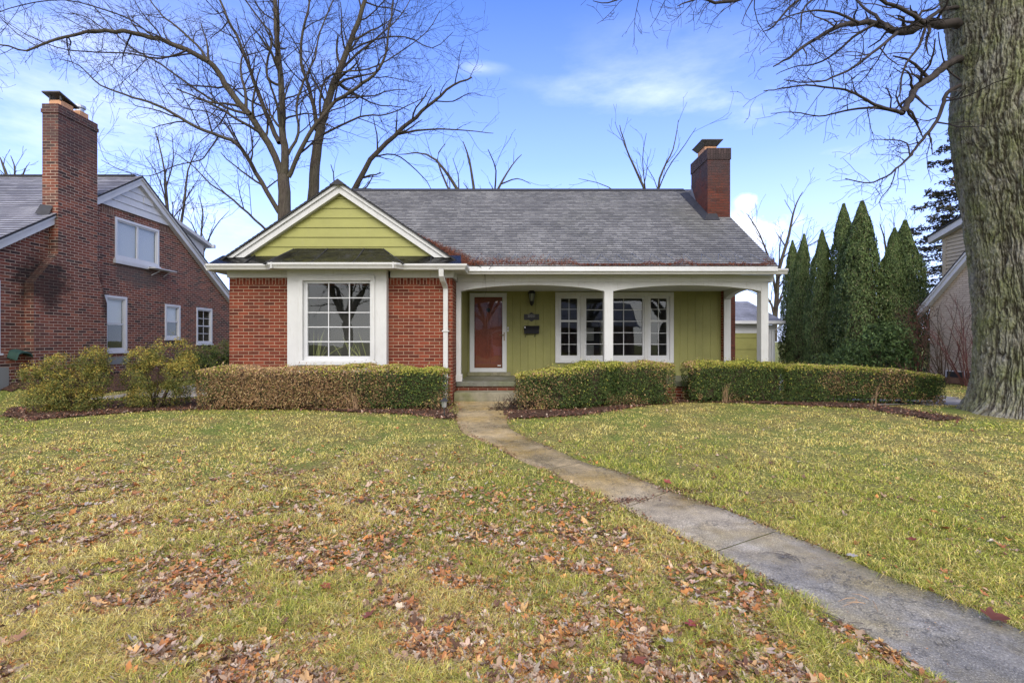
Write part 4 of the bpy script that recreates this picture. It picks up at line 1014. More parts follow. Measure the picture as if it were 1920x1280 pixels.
def hedge(name, label, spine, hw, brown, group=None, dens=7200, leaf=.0165, seed=0.):
    """clipped hedge along a plan line; spine rows are x, y, top height"""
    sp = resample(spine, .05); L = np.r_[0, np.cumsum(np.linalg.norm(np.diff(sp[:, :2], axis=0), axis=1))]; T = L[-1]
    hgt = sp[:, 2].mean() + 1.28; per = 2 * hgt + 2 * hw
    n = int(dens * (T + 2 * hw) * per * .95)
    s = rng.uniform(-hw * .95, T + hw * .95, n); q = rng.uniform(0, 1, n)
    end = np.clip(np.maximum(-s, s - T), 0, None) / hw; sc_ = np.clip(s, 0, T)
    cx = np.interp(sc_, L, sp[:, 0]); cy = np.interp(sc_, L, sp[:, 1]); zt = np.interp(sc_, L, sp[:, 2])
    tx = np.gradient(sp[:, 0]); ty = np.gradient(sp[:, 1]); tl = np.hypot(tx, ty); tx, ty = np.interp(sc_, L, tx / tl), np.interp(sc_, L, ty / tl)
    nxx, nyy = ty, -tx                         # towards the viewer side when running left to right
    z0 = zg(cx, cy) + .03; H_ = zt - z0
    # cross-section: rounded box, parameter q runs front foot -> top -> back foot
    a = q * (2 * H_ + 2 * hw); wloc = np.where(a < H_, 1., np.where(a < H_ + 2 * hw, 1 - (a - H_) / hw, -1.)); zl = np.where(a < H_, a / H_, np.where(a < H_ + 2 * hw, 1., 1 - (a - H_ - 2 * hw) / H_))
    zl = np.clip(zl, 0, 1)
    rr = np.sqrt(np.clip(1 - end ** 4, 0, 1)); endz = 1 - .10 * end ** 2
    width = hw * rr * (1 - .16 * (1 - zl) ** 2 - .10 * np.clip((zl - .82) / .18, 0, 1) ** 2)
    bump = .16 * (fbm(cx * 2.2 + seed, zl * 1.3 + nxx, cy * 2.2, 3) - .5) + .05 * np.abs(np.sin(cx * 4.1 + seed)) - .03 + .05 * (fbm(cx * 11 + seed, zl * 7, cy * 11) - .5)
    nout = np.stack([nxx * wloc, nyy * wloc, np.where(np.abs(wloc) < 1, 1.5, .15)], 1)
    nout[:, 0] += tx * np.sign(s - T / 2) * end * 1.2; nout[:, 1] += ty * np.sign(s - T / 2) * end * 1.2
    nout /= np.linalg.norm(nout, axis=1)[:, None]
    off = s - sc_
    P = np.stack([cx + tx * off + nxx * wloc * width, cy + ty * off + nyy * wloc * width, z0 + H_ * zl * endz], 1)
    depth = np.abs(rng.normal(0, .045, n)) - .02
    P += nout * (bump - depth)[:, None]
    stray = rng.random(n) < .012; P[stray] += nout[stray] * rng.uniform(0, .06, (stray.sum(), 1)); P[stray, 2] += rng.uniform(0, .05, stray.sum())
    low = (zl < .07) & (rng.random(n) < .45); keep = ~low & (P[:, 2] > z0 - .02)
    gap = fbm(P[:, 0] * 7 + seed, P[:, 1] * 7, P[:, 2] * 7) < (.30 + .10 * (zl < .4)); keep &= ~(gap & (rng.random(n) < .7))
    P, nout, zl_, end_ = P[keep], nout[keep], zl[keep], end[keep]; n = len(P)
    f1 = fbm(P[:, 0] * 1.7 + seed, P[:, 1] * 1.7, P[:, 2] * 2.4); 
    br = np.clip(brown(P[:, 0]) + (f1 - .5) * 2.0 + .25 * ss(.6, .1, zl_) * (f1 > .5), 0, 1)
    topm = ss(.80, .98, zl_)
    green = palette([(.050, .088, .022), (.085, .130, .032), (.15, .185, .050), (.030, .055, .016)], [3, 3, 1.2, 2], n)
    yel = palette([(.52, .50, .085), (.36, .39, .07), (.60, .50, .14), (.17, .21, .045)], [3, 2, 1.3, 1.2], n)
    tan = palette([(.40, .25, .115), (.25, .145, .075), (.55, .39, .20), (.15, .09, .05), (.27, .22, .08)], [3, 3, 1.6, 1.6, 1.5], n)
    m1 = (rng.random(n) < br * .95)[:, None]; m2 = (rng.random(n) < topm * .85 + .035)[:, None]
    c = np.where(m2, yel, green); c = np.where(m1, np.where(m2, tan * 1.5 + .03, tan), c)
    v, f, cc = cards(P, nout, leaf * rng.uniform(.6, 1.25, n), .52, c, jit=.75)
    # twiggy core
    core = MB(); ks = resample(spine, .25); 
    o = thing(name, label, 'hedge', (float(sp[len(sp) // 2, 0]), float(sp[len(sp) // 2, 1]), float(zg(sp[len(sp) // 2, 0], sp[len(sp) // 2, 1]))), group)
    npmesh('leaves', v, f, M['foliage'], o, col=cc)
    rings = []; K = len(ks); h2 = hw * .74
    for i, (x, y, zt_) in enumerate(ks):
        a_, b_ = ks[max(0, i - 1)], ks[min(K - 1, i + 1)]; d = Vector((b_[0] - a_[0], b_[1] - a_[1])).normalized(); nn = (d.y, -d.x); zz = float(zg(x, y)) + .10
        k_ = .6 if i in (0, K - 1) else 1; e_ = -.12 if i == 0 else (.12 if i == K - 1 else 0)
        rings.append([(x + d.x * e_ + nn[0] * w_ * h2 * k_, y + d.y * e_ + nn[1] * w_ * h2 * k_, zz + (zt_ - zz - .09) * t_) for w_, t_ in ((.75, 0), (1, .5), (1, .85), (.7, 1), (-.7, 1), (-1, .85), (-1, .5), (-.75, 0))])
    core.add([p for r_ in rings for p in r_], [(i * 8 + j, i * 8 + (j + 1) % 8, (i + 1) * 8 + (j + 1) % 8, (i + 1) * 8 + j) for i in range(K - 1) for j in range(8)] + [tuple(range(8)), tuple(range((K - 1) * 8, K * 8))])
    for i in range(int(T / .10)):
        t_ = rnd.uniform(0, T); x = float(np.interp(t_, L, sp[:, 0])); y = float(np.interp(t_, L, sp[:, 1])) - rnd.uniform(-.2, .22); z_ = float(zg(x, y))
        core.tube([(x, y, z_ - .02), (x + rnd.uniform(-.06, .06), y + rnd.uniform(-.04, .04), z_ + .14), (x + rnd.uniform(-.12, .12), y + rnd.uniform(-.06, .06), z_ + .32)], [.011, .008, .005], 4, False)
    core.build('stems', M['hedge_twig'], o)
    return o
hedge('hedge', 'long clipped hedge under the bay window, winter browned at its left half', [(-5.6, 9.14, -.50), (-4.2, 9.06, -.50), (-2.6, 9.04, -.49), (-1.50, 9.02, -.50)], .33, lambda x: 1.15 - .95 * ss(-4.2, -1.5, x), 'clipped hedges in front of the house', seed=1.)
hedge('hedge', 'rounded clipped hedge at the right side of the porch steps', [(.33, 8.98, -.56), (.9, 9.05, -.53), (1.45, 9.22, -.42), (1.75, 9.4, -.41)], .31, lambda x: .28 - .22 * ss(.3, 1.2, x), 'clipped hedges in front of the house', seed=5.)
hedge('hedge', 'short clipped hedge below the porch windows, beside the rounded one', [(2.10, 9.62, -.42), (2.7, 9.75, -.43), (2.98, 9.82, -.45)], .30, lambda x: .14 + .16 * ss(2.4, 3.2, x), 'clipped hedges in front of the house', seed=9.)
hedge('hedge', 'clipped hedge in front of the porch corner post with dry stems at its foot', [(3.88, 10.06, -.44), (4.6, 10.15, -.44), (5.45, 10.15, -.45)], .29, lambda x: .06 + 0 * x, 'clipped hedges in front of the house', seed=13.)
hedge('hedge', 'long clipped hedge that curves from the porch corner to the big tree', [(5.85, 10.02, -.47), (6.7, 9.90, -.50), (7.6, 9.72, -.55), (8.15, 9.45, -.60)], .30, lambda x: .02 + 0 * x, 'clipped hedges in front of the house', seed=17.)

def shrub(name, label, cat, clumps, pal, wts, leaf, dens, base, stems=8, hollow=.25, col2=None, sm='hedge_twig', aspect=.42):
    o = thing(name, label, cat, base); Vs, Fs, Cs = [], [], []; nb = 0
    for (x, y, z, rx, ry, rz) in clumps:
        n = int(dens * (rx * ry + ry * rz + rx * rz) * 4)
        d = rng.normal(0, 1, (n, 3)); d /= np.linalg.norm(d, axis=1)[:, None]
        r = (hollow + (1 - hollow) * rng.random(n)) ** .45
        lump = .50 + 1.0 * fbm(d[:, 0] * 3.2 + x * 5, d[:, 1] * 3.2 + y, d[:, 2] * 3.2 + z, 4) + np.abs(rng.normal(0, .10, n))
        P = np.array([x, y, z]) + d * (r * lump)[:, None] * np.array([rx, ry, rz])
        k = (P[:, 2] > zg(P[:, 0], P[:, 1]) + .03) & (fbm(P[:, 0] * 6, P[:, 1] * 6, P[:, 2] * 6) > .46)
        P, d = P[k], d[k]; n = len(P)
        c = palette(pal, wts, n)
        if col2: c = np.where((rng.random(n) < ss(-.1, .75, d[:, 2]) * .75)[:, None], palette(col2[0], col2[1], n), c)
        v, f, cc = cards(P, d * .6 + np.array([0, 0, .3]), leaf * rng.uniform(.6, 1.3, n), aspect, c, jit=.8)
        Vs.append(v); Fs.append(f + nb); Cs.append(cc); nb += len(v)
    npmesh('leaves', np.concatenate(Vs), np.concatenate(Fs), M['foliage'], o, col=np.concatenate(Cs))
    b = MB(); bx, by, bz = base
    for i in range(stems):
        cl_ = clumps[i % len(clumps)]; t_ = Vector((cl_[0] + rnd.uniform(-.5, .5) * cl_[3], cl_[1] + rnd.uniform(-.5, .5) * cl_[4], cl_[2] + rnd.uniform(-.2, .7) * cl_[5]))
        p0 = Vector((bx + rnd.uniform(-.12, .12), by + rnd.uniform(-.12, .12), bz - .03)); m_ = p0.lerp(t_, .5) + Vector((rnd.uniform(-.1, .1), rnd.uniform(-.1, .1), .05))
        b.tube([p0, m_, t_], [.016, .010, .004], 5, False)
        for k in range(3):
            q = m_.lerp(t_, rnd.random()); b.tube([q, q + Vector((rnd.uniform(-.2, .2), rnd.uniform(-.2, .2), rnd.uniform(.05, .25)))], [.006, .002], 3, False)
    b.build('stems', M[sm], o); return o
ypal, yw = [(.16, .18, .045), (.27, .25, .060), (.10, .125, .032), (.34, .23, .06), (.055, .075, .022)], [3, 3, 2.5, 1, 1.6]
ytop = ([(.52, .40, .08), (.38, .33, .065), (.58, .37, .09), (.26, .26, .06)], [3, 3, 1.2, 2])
def clp(lst, D):
    r = []
    for (px, py, rx, rz) in lst:
        d = D + rnd.uniform(-.25, .25); r.append(((px - 960) * d / F, d, (640 - py) * d / F, rx * d / F, rx * d / F * rnd.uniform(.8, 1.1), rz * d / F))
    return r
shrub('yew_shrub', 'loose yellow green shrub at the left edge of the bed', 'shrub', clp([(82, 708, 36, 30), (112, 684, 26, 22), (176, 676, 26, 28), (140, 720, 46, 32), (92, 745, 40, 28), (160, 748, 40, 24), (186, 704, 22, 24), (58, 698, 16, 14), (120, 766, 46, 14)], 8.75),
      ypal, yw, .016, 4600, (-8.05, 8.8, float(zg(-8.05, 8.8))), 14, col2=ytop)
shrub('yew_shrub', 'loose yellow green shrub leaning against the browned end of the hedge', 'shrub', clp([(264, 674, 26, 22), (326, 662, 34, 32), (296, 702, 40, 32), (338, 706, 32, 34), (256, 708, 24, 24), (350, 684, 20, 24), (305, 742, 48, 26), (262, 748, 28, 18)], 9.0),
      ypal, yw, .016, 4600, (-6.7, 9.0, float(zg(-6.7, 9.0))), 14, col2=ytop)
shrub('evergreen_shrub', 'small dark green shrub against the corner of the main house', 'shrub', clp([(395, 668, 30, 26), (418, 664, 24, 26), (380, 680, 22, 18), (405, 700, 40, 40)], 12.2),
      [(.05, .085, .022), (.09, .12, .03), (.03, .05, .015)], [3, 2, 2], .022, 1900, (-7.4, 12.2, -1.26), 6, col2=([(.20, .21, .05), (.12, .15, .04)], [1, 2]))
shrub('bare_shrub', 'low leafless shrub with dark curled leaves beside the path', 'shrub', clp([(955, 762, 26, 14), (925, 772, 20, 8), (975, 770, 26, 12)], 8.85),
      [(.045, .022, .020), (.09, .04, .03), (.02, .014, .013)], [3, 2, 2], .020, 620, (.12, 8.95, -1.26), 16, hollow=.5)

def dry(label, px, py, h, n, spread):
    x, y = gp(px, py); z = float(zg(x, y)); o = thing('dry_stems', label, 'dry plant', (x, y, z), 'dry perennial stems at the hedge foot'); b = MB()
    for i in range(n):
        a = rnd.uniform(-1, 1) * spread; hh = h * rnd.uniform(.5, 1.1); x0 = x + rnd.uniform(-.09, .09); y0 = y + rnd.uniform(-.05, .05)
        b.tube([(x0, y0, z - .01), (x0 + a * .35 * hh, y0 - .03, z + hh * .6), (x0 + a * hh, y0 - .05 - rnd.uniform(0, .05), z + hh)], [.0038, .003, .002], 4, False)
        if rnd.random() < .5: b.tube([(x0 + a * .35 * hh, y0 - .03, z + hh * .6), (x0 + a * .2 * hh + rnd.uniform(-.08, .08), y0 - .06, z + hh * .9)], [.003, .0015], 3, False)
    b.build('stalks', M['dry_stem'], o)
dry('straw coloured stems splayed before the browned hedge, nearest the shrub', 455, 766, .34, 9, .7)
dry('upright straw stems before the middle of the long bay window hedge', 660, 770, .42, 12, .35)
dry('upright tan stems at the foot of the porch corner hedge', 1358, 755, .46, 13, .25)
dry('few pale stems before the curved hedge near the big tree', 1640, 764, .38, 7, .2)

# ------------------------------------------------------------------ trees
class Tree:
    def __init__(s, seed): s.r = np.random.default_rng(seed); s.V = {0: [], 1: []}; s.Fc = {0: [], 1: []}; s.n = {0: 0, 1: 0}
    def tube(s, P, rad, part):
        P = np.asarray(P, float); m = len(P); k = 3 if rad[0] < .02 else (5 if rad[0] < .06 else (8 if rad[0] < .15 else 14))
        t = np.gradient(P, axis=0); t /= np.linalg.norm(t, axis=1)[:, None] + 1e-9
        ref = np.array([0, 0, 1.]) if abs(t[0, 2]) < .8 else np.array([1., 0, 0]); a = np.cross(t, ref); a /= np.linalg.norm(a, axis=1)[:, None] + 1e-9; b = np.cross(t, a)
        th = np.arange(k) * 2 * np.pi / k
        v = P[:, None] + (a[:, None] * np.cos(th)[None, :, None] + b[:, None] * np.sin(th)[None, :, None]) * np.asarray(rad)[:, None, None]
        i = np.arange(m * k).reshape(m, k); j = np.roll(i, -1, 1)
        s.V[part].append(v.reshape(-1, 3)); s.Fc[part].append(np.stack([i[:-1], j[:-1], j[1:], i[1:]], -1).reshape(-1, 4) + s.n[part]); s.n[part] += m * k
    def shoot(s, p, d, L, r, lvl, o):
        """one free branch and its side shoots"""
        n = 4 + int(L > .5) + int(L > 1.5) * 2; st = L / (n - 1); P = [p]; d = d / np.linalg.norm(d)
        for i in range(n - 1):
            d = d + s.r.normal(0, o['wig'], 3) + np.array([0, 0, o['up'] if lvl < 3 else o['up'] * .5]); d /= np.linalg.norm(d)
            P.append(P[-1] + d * st)
        P = np.array(P); r1 = max(o['rmin'] * .7, r * .35); rad = np.linspace(r, r1, n)
        s.tube(P, rad, 0 if r > o['rtrunk'] else 1)
        if lvl >= o['lv']: return
        s.side(P, rad, L, lvl, o)
    def side(s, P, rad, L, lvl, o, t0=.18):
        d = np.r_[0, np.cumsum(np.linalg.norm(np.diff(P, axis=0), axis=1))]; L = d[-1]
        m = max(1, int(L / (o['gap'] * (1 + .5 * (lvl == 0))))); m = min(m, 26)
        for i in range(m):
            t = t0 + (1 - t0) * (i + s.r.random()) / m; q = np.array([np.interp(t * L, d, P[:, c]) for c in range(3)]); r = np.interp(t * L, d, rad)
            k = min(len(P) - 2, max(0, int(np.searchsorted(d, t * L) - 1))); tg = P[k + 1] - P[k]; tg /= np.linalg.norm(tg) + 1e-9
            ax = s.r.normal(0, 1, 3); ax -= tg * ax.dot(tg); ax /= np.linalg.norm(ax) + 1e-9
            if o.get('flat'): ax[1] *= o['flat']
            a = R(s.r.uniform(*o['ang'])); nd = tg * math.cos(a) + ax * math.sin(a)
            rr = min(r * .62, max(o['rmin'], r * s.r.uniform(.32, .6))); 
            ll = min(o['lmax'][min(lvl, len(o['lmax']) - 1)] * s.r.uniform(.45, 1.1), L * .75 + .15) * (1.15 - .5 * t)
            s.shoot(q, nd, ll, rr, lvl + 1, o)
    def limb(s, pts, r0, r1, o, lvl=0, kids=True, dj=.0, t0=.1):
        """pts: (px, py, distance) measured on the photograph, turned into a limb with real depth"""
        Q = [((x - 960) * D / F, D, (640 - y) * D / F) for x, y, D in pts]
        Q = np.array(Q); M_ = []
        for i in range(len(Q) - 1):          # Catmull-Rom smoothing
            p = [Q[max(0, i - 1)], Q[i], Q[i + 1], Q[min(len(Q) - 1, i + 2)]]
            for t in (0, .34, .67): M_.append(.5 * (2 * p[1] + (-p[0] + p[2]) * t + (2 * p[0] - 5 * p[1] + 4 * p[2] - p[3]) * t * t + (-p[0] + 3 * p[1] - 3 * p[2] + p[3]) * t ** 3))
        M_.append(Q[-1]); P = np.array(M_); P[1:-1] += s.r.normal(0, min(.02, r0 * .14), (len(P) - 2, 3))
        rad = np.linspace(r0, r1, len(P)); s.tube(P, rad, 0 if r0 > o['rtrunk'] else 1)
        if kids: s.side(P, rad, 0, lvl, o, t0)
    def build(s, o, m0, m1, n0='trunk', n1='crown'):
        for k, nm, mm in ((0, n0, m0), (1, n1, m1)):
            if s.V[k]: npmesh(nm, np.concatenate(s.V[k]), np.concatenate(s.Fc[k]), M[mm], o, smooth=True)
def dd(pts, D, D1=None):
    D1 = D if D1 is None else D1; n = len(pts); return [(x, y, D + (D1 - D) * i / max(1, n - 1)) for i, (x, y) in enumerate(pts)]
OB = dict(wig=.15, up=.03, rmin=.0072, rtrunk=.045, lv=3, gap=.285, ang=(28, 66), lmax=(2.5, 1.3, .65, .35))
t1 = Tree(21); DA = 19.
t1.limb(dd([(536, 760), (535, 560), (534, 440), (533, 380), (531, 330)], DA), .30, .215, OB, kids=False)
t1.limb(dd([(531, 335), (535, 285), (529, 240), (527, 150), (520, 80), (515, 0), (511, -80), (505, -190)], DA, 18.5), .16, .04, OB)
t1.limb(dd([(529, 334), (505, 270), (450, 195), (415, 145), (390, 115), (350, 95), (300, 75), (250, 62), (200, 56), (160, 62), (100, 75), (50, 96), (0, 84), (-60, 100)], DA, 16), .14, .014, OB)
t1.limb(dd([(531, 408), (500, 360), (470, 305), (445, 270), (410, 255), (370, 240), (320, 210), (280, 192), (235, 178), (190, 160), (150, 125), (110, 110)], DA, 15.5), .095, .010, OB)
t1.limb(dd([(524, 268), (510, 240), (492, 195), (475, 150), (460, 105), (435, 50), (412, 0), (385, -80)], DA, 20), .10, .035, OB)
t1.limb(dd([(498, 430), (465, 400), (425, 365), (395, 345), (360, 310), (325, 285)], 18.8, 17), .05, .012, OB)
t1.limb(dd([(390, 115), (370, 85), (330, 50), (305, 30), (280, 0), (240, -50)], 17.6, 17), .05, .015, OB)
t1.limb(dd([(527, 160), (505, 150), (500, 125), (510, 70), (490, 40), (460, 0), (430, -60)], 18.8, 17.5), .055, .02, OB)
t1.limb(dd([(470, 214), (420, 200), (370, 170), (300, 120), (240, 85), (190, 30), (150, -20)], 18, 21), .055, .012, OB)
t1.limb(dd([(350, 95), (300, 110), (240, 100), (180, 98), (110, 90), (40, 60), (0, 30)], 17, 18), .035, .01, OB)
t1.limb(dd([(300, 80), (250, 40), (200, 20), (120, 0), (40, 10), (-20, 30)], 16.6, 15), .03, .01, OB)
t1.limb(dd([(541, 332), (555, 300), (575, 260), (600, 225), (630, 190), (670, 165), (700, 140), (722, 105), (730, 50), (738, 0), (745, -60)], DA, 17.3), .095, .022, OB)
t1.limb(dd([(540, 290), (560, 250), (556, 200), (570, 150), (590, 110), (600, 60), (625, 0), (640, -50)], DA, 20.5), .06, .018, OB)
t1.limb(dd([(410, 255), (390, 285), (375, 300), (330, 310), (280, 330), (230, 320), (190, 300)], 17.8, 17), .028, .010, OB)
t1.limb(dd([(445, 270), (420, 230), (390, 210), (340, 200), (300, 150), (290, 110)], 18, 19), .03, .010, OB)
T1 = thing('bare_tree', 'big leafless tree behind the gable with limbs reaching to the left edge', 'tree', (-9.0, 19, -1.3), 'leafless trees behind the house'); t1.build(T1, 'bark_grey', 'twig')
t2 = Tree(5); DB = 20.5
t2.limb(dd([(580, 740), (582, 500), (583, 420), (588, 350), (594, 290), (602, 240)], DB), .27, .18, OB, kids=False)
t2.limb(dd([(602, 240), (613, 200), (632, 140), (647, 105), (665, 60), (685, 0), (705, -70), (715, -150)], DB, 20), .165, .05, OB)
t2.limb(dd([(594, 245), (588, 200), (578, 160), (565, 118), (568, 60), (582, 0), (585, -70)], DB, 22), .10, .03, OB)
t2.limb(dd([(606, 252), (650, 230), (685, 217), (725, 215), (765, 198), (800, 180)], DB, 19), .05, .012, OB)
t2.limb(dd([(632, 140), (660, 110), (690, 85), (720, 60), (750, 30), (775, -10)], DB, 21), .06, .015, OB)
t2.limb(dd([(604, 245), (600, 190), (610, 150), (640, 135), (690, 130), (740, 105), (800, 60), (825, 20)], DB, 19), .055, .012, OB)
t2.limb(dd([(650, 100), (700, 75), (760, 70), (810, 90), (850, 60)], 20.3, 19), .04, .010, OB)
T2 = thing('bare_tree', 'leafless tree with two tall leaders just left of the roof ridge end', 'tree', (-8.5, 20.5, -1.3), 'leafless trees behind the house'); t2.build(T2, 'bark_grey', 'twig')
t3 = Tree(9); OC = dict(OB, gap=.5)
t3.limb(dd([(600, 640), (620, 500), (642, 400), (665, 355), (695, 300), (740, 255), (780, 220), (812, 190), (850, 160), (885, 145)], 23, 21), .17, .03, OC)
t3.limb(dd([(742, 253), (780, 245), (825, 242), (875, 245), (925, 250)], 22, 22), .06, .014, OC)
t3.limb(dd([(700, 294), (740, 290), (770, 310), (800, 340), (810, 360)], 22.4, 24), .04, .014, OC)
t3.limb(dd([(812, 190), (850, 190), (880, 175), (905, 180)], 21.6, 21), .03, .01, OC)
T3 = thing('bare_tree', 'leafless trunk leaning right over the main roof', 'tree', (-9.2, 23, -1.3), 'leafless trees behind the house'); t3.build(T3, 'bark_grey', 'twig')
OD = dict(wig=.10, up=.09, rmin=.012, rtrunk=.06, lv=3, gap=.9, ang=(22, 48), lmax=(2.6, 1.5, .8, .5))
def smalltree(label, limbs, seed, D, o=OD, base=None, m1='twig'):
    t = Tree(seed)
    for pts, r0, r1 in limbs: t.limb(dd(pts, D + rnd.uniform(-.5, .5), D + rnd.uniform(-1.5, 1.5)), r0, r1, o)
    x = (limbs[0][0][0][0] - 960) * D / F
    T = thing('bare_tree', label, 'tree', (x, D, -1.3), 'leafless trees behind the house'); t.build(T, 'bark_grey', m1); return T
smalltree('thin leafless tree rising above the middle of the roof ridge', [([(1225, 640), (1222, 470), (1212, 370), (1195, 325), (1175, 280), (1162, 235)], .13, .02), ([(1222, 470), (1230, 375), (1242, 320), (1262, 280), (1272, 225)], .09, .015), ([(1230, 370), (1250, 320), (1285, 270), (1305, 240)], .04, .012), ([(1190, 390), (1140, 350), (1085, 335)], .04, .012), ([(1212, 370), (1205, 300), (1212, 250)], .04, .012)], 31, 27)
smalltree('spreading leafless tree above the ridge right of the gable', [([(880, 640), (885, 500), (875, 400), (845, 335), (800, 290), (745, 290)], .20, .02), ([(885, 500), (890, 380), (880, 300), (868, 265)], .13, .02), ([(886, 480), (925, 375), (950, 325), (978, 290)], .12, .02), ([(875, 400), (850, 370), (820, 300), (835, 270)], .09, .02), ([(925, 375), (930, 320), (915, 280)], .06, .02), ([(940, 345), (970, 335), (995, 345)], .05, .015)], 32, 29)
smalltree('slender leafless tree above the white gable of the left house', [([(335, 640), (325, 470), (315, 400), (308, 320), (290, 240)], .13, .015), ([(325, 470), (345, 390), (352, 320), (375, 270)], .08, .015), ([(318, 420), (300, 340), (270, 290)], .05, .012), ([(312, 350), (325, 300), (322, 250)], .04, .012)], 33, 25, dict(OD, gap=.6))
smalltree('small leafless tree in the gap between the left house and the gable', [([(385, 640), (380, 520), (376, 460), (380, 400), (372, 365)], .09, .012), ([(379, 480), (400, 430), (430, 395)], .045, .01), ([(378, 470), (360, 420), (335, 400)], .04, .01)], 34, 26, dict(OD, gap=.6))
smalltree('leafless crown showing over the roof at the far left edge', [([(20, 640), (20, 420), (22, 360), (10, 320), (0, 295)], .25, .03), ([(20, 420), (35, 350), (50, 312)], .14, .02), ([(21, 380), (0, 340), (-30, 310)], .12, .02), ([(22, 360), (28, 320), (20, 292)], .08, .02)], 35, 36, dict(OD, gap=.8, rmin=.02, lmax=(2, 1.2, .8)))
smalltree('leafless tree between the porch corner and the first arborvitae', [([(1452, 640), (1456, 560), (1462, 500), (1480, 440), (1488, 395), (1505, 360)], .16, .02), ([(1456, 560), (1445, 500), (1425, 440), (1400, 400)], .09, .015), ([(1460, 520), (1500, 470), (1540, 450)], .06, .012), ([(1454, 600), (1440, 560), (1400, 540), (1370, 520)], .08, .015), ([(1456, 580), (1470, 540), (1490, 510)], .06, .015)], 36, 30, dict(OD, gap=.5))
smalltree('leafless tree seen between the pointed arborvitae and the spruce', [([(1665, 640), (1665, 520), (1660, 460), (1650, 420)], .12, .02), ([(1665, 520), (1680, 450), (1695, 420)], .08, .015)], 37, 32, dict(OD, gap=.5))

# big tree at the right edge: furrowed trunk built as one displaced surface
def big_trunk():
    rowsY = [(-480, 1655, .92), (-300, 1700, .90), (-150, 1738, .86), (0, 1768, .84), (60, 1776, .80), (140, 1781, .76), (220, 1776, .76), (300, 1786, .72), (350, 1795, .70), (400, 1803, .68), (500, 1814, .66), (580, 1822, .645), (640, 1824, .64), (700, 1821, .66), (740, 1814, .69), (765, 1806, .73), (785, 1795, .79), (800, 1784, .85), (830, 1770, .92)]
    ys = np.array([r_[0] for r_ in rowsY], float); xl = np.array([r_[1] for r_ in rowsY], float); rr = np.array([r_[2] for r_ in rowsY])
    nz, nt = 900, 700
    zz = np.linspace((640 + 300) * TY / F, -1.55, nz); py = 640 - zz * F / TY
    RR = np.interp(py, ys, rr); XL_ = np.interp(py, ys, xl); k = np.hanning(31); k /= k.sum()
    RR = np.convolve(np.pad(RR, 15, 'edge'), k, 'valid'); XL_ = np.convolve(np.pad(XL_, 15, 'edge'), k, 'valid')
    # left silhouette of a cylinder radius r at distance TY: solve the centre
    a = (XL_ - 960) / F; CX = a * TY + RR * np.sqrt(1 + a * a)
    th = np.linspace(0, 2 * np.pi, nt, endpoint=False)
    Z, TH = np.meshgrid(zz, th, indexing='ij'); Rb = RR[:, None] * np.ones_like(TH); hgt = Z + 1.3
    # root flare with buttresses
    lobes = np.cos(TH * 5 + .4) * .5 + .5; left = np.exp(-((np.angle(np.exp(1j * (TH - np.pi * 1.06)))) / .28) ** 2)
    flare = np.exp(-np.clip(hgt, 0, None) / .26); Rb = Rb * (1 + flare * (.02 + .15 * lobes ** 2)) + left * .45 * np.exp(-np.clip(hgt + .02, 0, None) / .09)
    # burls and swellings
    for (tz, tt, am, sz_, st) in ((3.35, 4.05, .06, .30, .35), (2.55, 4.25, .07, .25, .30), (.75, 4.6, .07, .22, .5), (4.3, 3.9, .05, .3, .3), (1.9, 4.9, .05, .5, .4)):
        Rb = Rb + am * np.exp(-((Z - tz) / sz_) ** 2 - ((TH - tt) / st) ** 2)
    # bark: long interlaced ridges
    cxn, cyn = np.cos(TH), np.sin(TH)
    w1 = fbm(cxn * 2.2, cyn * 2.2, Z * .6, 3) - .5; w2 = fbm(cxn * 6, cyn * 6, Z * 3.2 + 9, 4) - .5
    tw = TH + w1 * .30 + w2 * .15
    u = tw * 11.5
    def ridges(u, zf, sd_):
        c = np.cos(tw * 1.0 + sd_); s2 = np.sin(tw + sd_)
        n_ = fbm(np.cos(tw) * 19, np.sin(tw) * 19, Z * zf + sd_, 4); return 1 - np.abs(n_ - .5) * 6.5
    r1 = np.clip(ridges(u, 2.7, 0.), 0, 1); r2 = np.clip(1 - np.abs(fbm(np.cos(tw) * 30, np.sin(tw) * 30, Z * 7 + 4, 4) - .5) * 5, 0, 1)
    r3 = fbm(cxn * 45, cyn * 45, Z * 22, 3) - .5
    smooth_up = ss(1.2, 4.0, Z)
    furrow = r1 ** 1.6
    disp = -.042 * furrow * (1 - .35 * smooth_up) - .022 * r2 ** 2 + .034 * r3 + .05 * w1
    Rd = Rb + disp
    X = CX[:, None] + Rd * cxn; Y = TY + RR[:, None] * 0 + Rd * cyn
    Y = Y + (.10 * (Z - 1)) * 0
    v = np.stack([X, Y, Z], -1).reshape(-1, 3)
    i = np.arange(nz * nt).reshape(nz, nt); j = np.roll(i, -1, 1)
    f = np.stack([i[:-1], i[1:], j[1:], j[:-1]], -1).reshape(-1, 4)
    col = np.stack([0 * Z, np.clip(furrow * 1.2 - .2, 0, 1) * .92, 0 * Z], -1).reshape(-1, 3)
    o = thing('shade_tree', 'huge old tree with furrowed mossy bark at the right edge of the lawn', 'tree', (TX, TY, -1.3))
    npmesh('trunk', v, f, M['big_bark'], o, col=col, smooth=True)
    return o
BT = big_trunk()
tb = Tree(77); OE = dict(wig=.30, up=-.015, rmin=.0040, rtrunk=.5, lv=3, gap=.16, ang=(35, 78), lmax=(.80, .42, .22, .14))
OE2 = dict(OE, gap=.14)
B = lambda pts, D0, D1, r0, r1, o=OE, t0=.1: tb.limb(dd(pts, D0, D1), r0, r1, o, t0=t0)
B([(1800, 112), (1781, 118), (1760, 133), (1740, 150), (1722, 160), (1710, 180), (1700, 198), (1692, 212)], 8.0, 7.0, .062, .040, t0=.4)
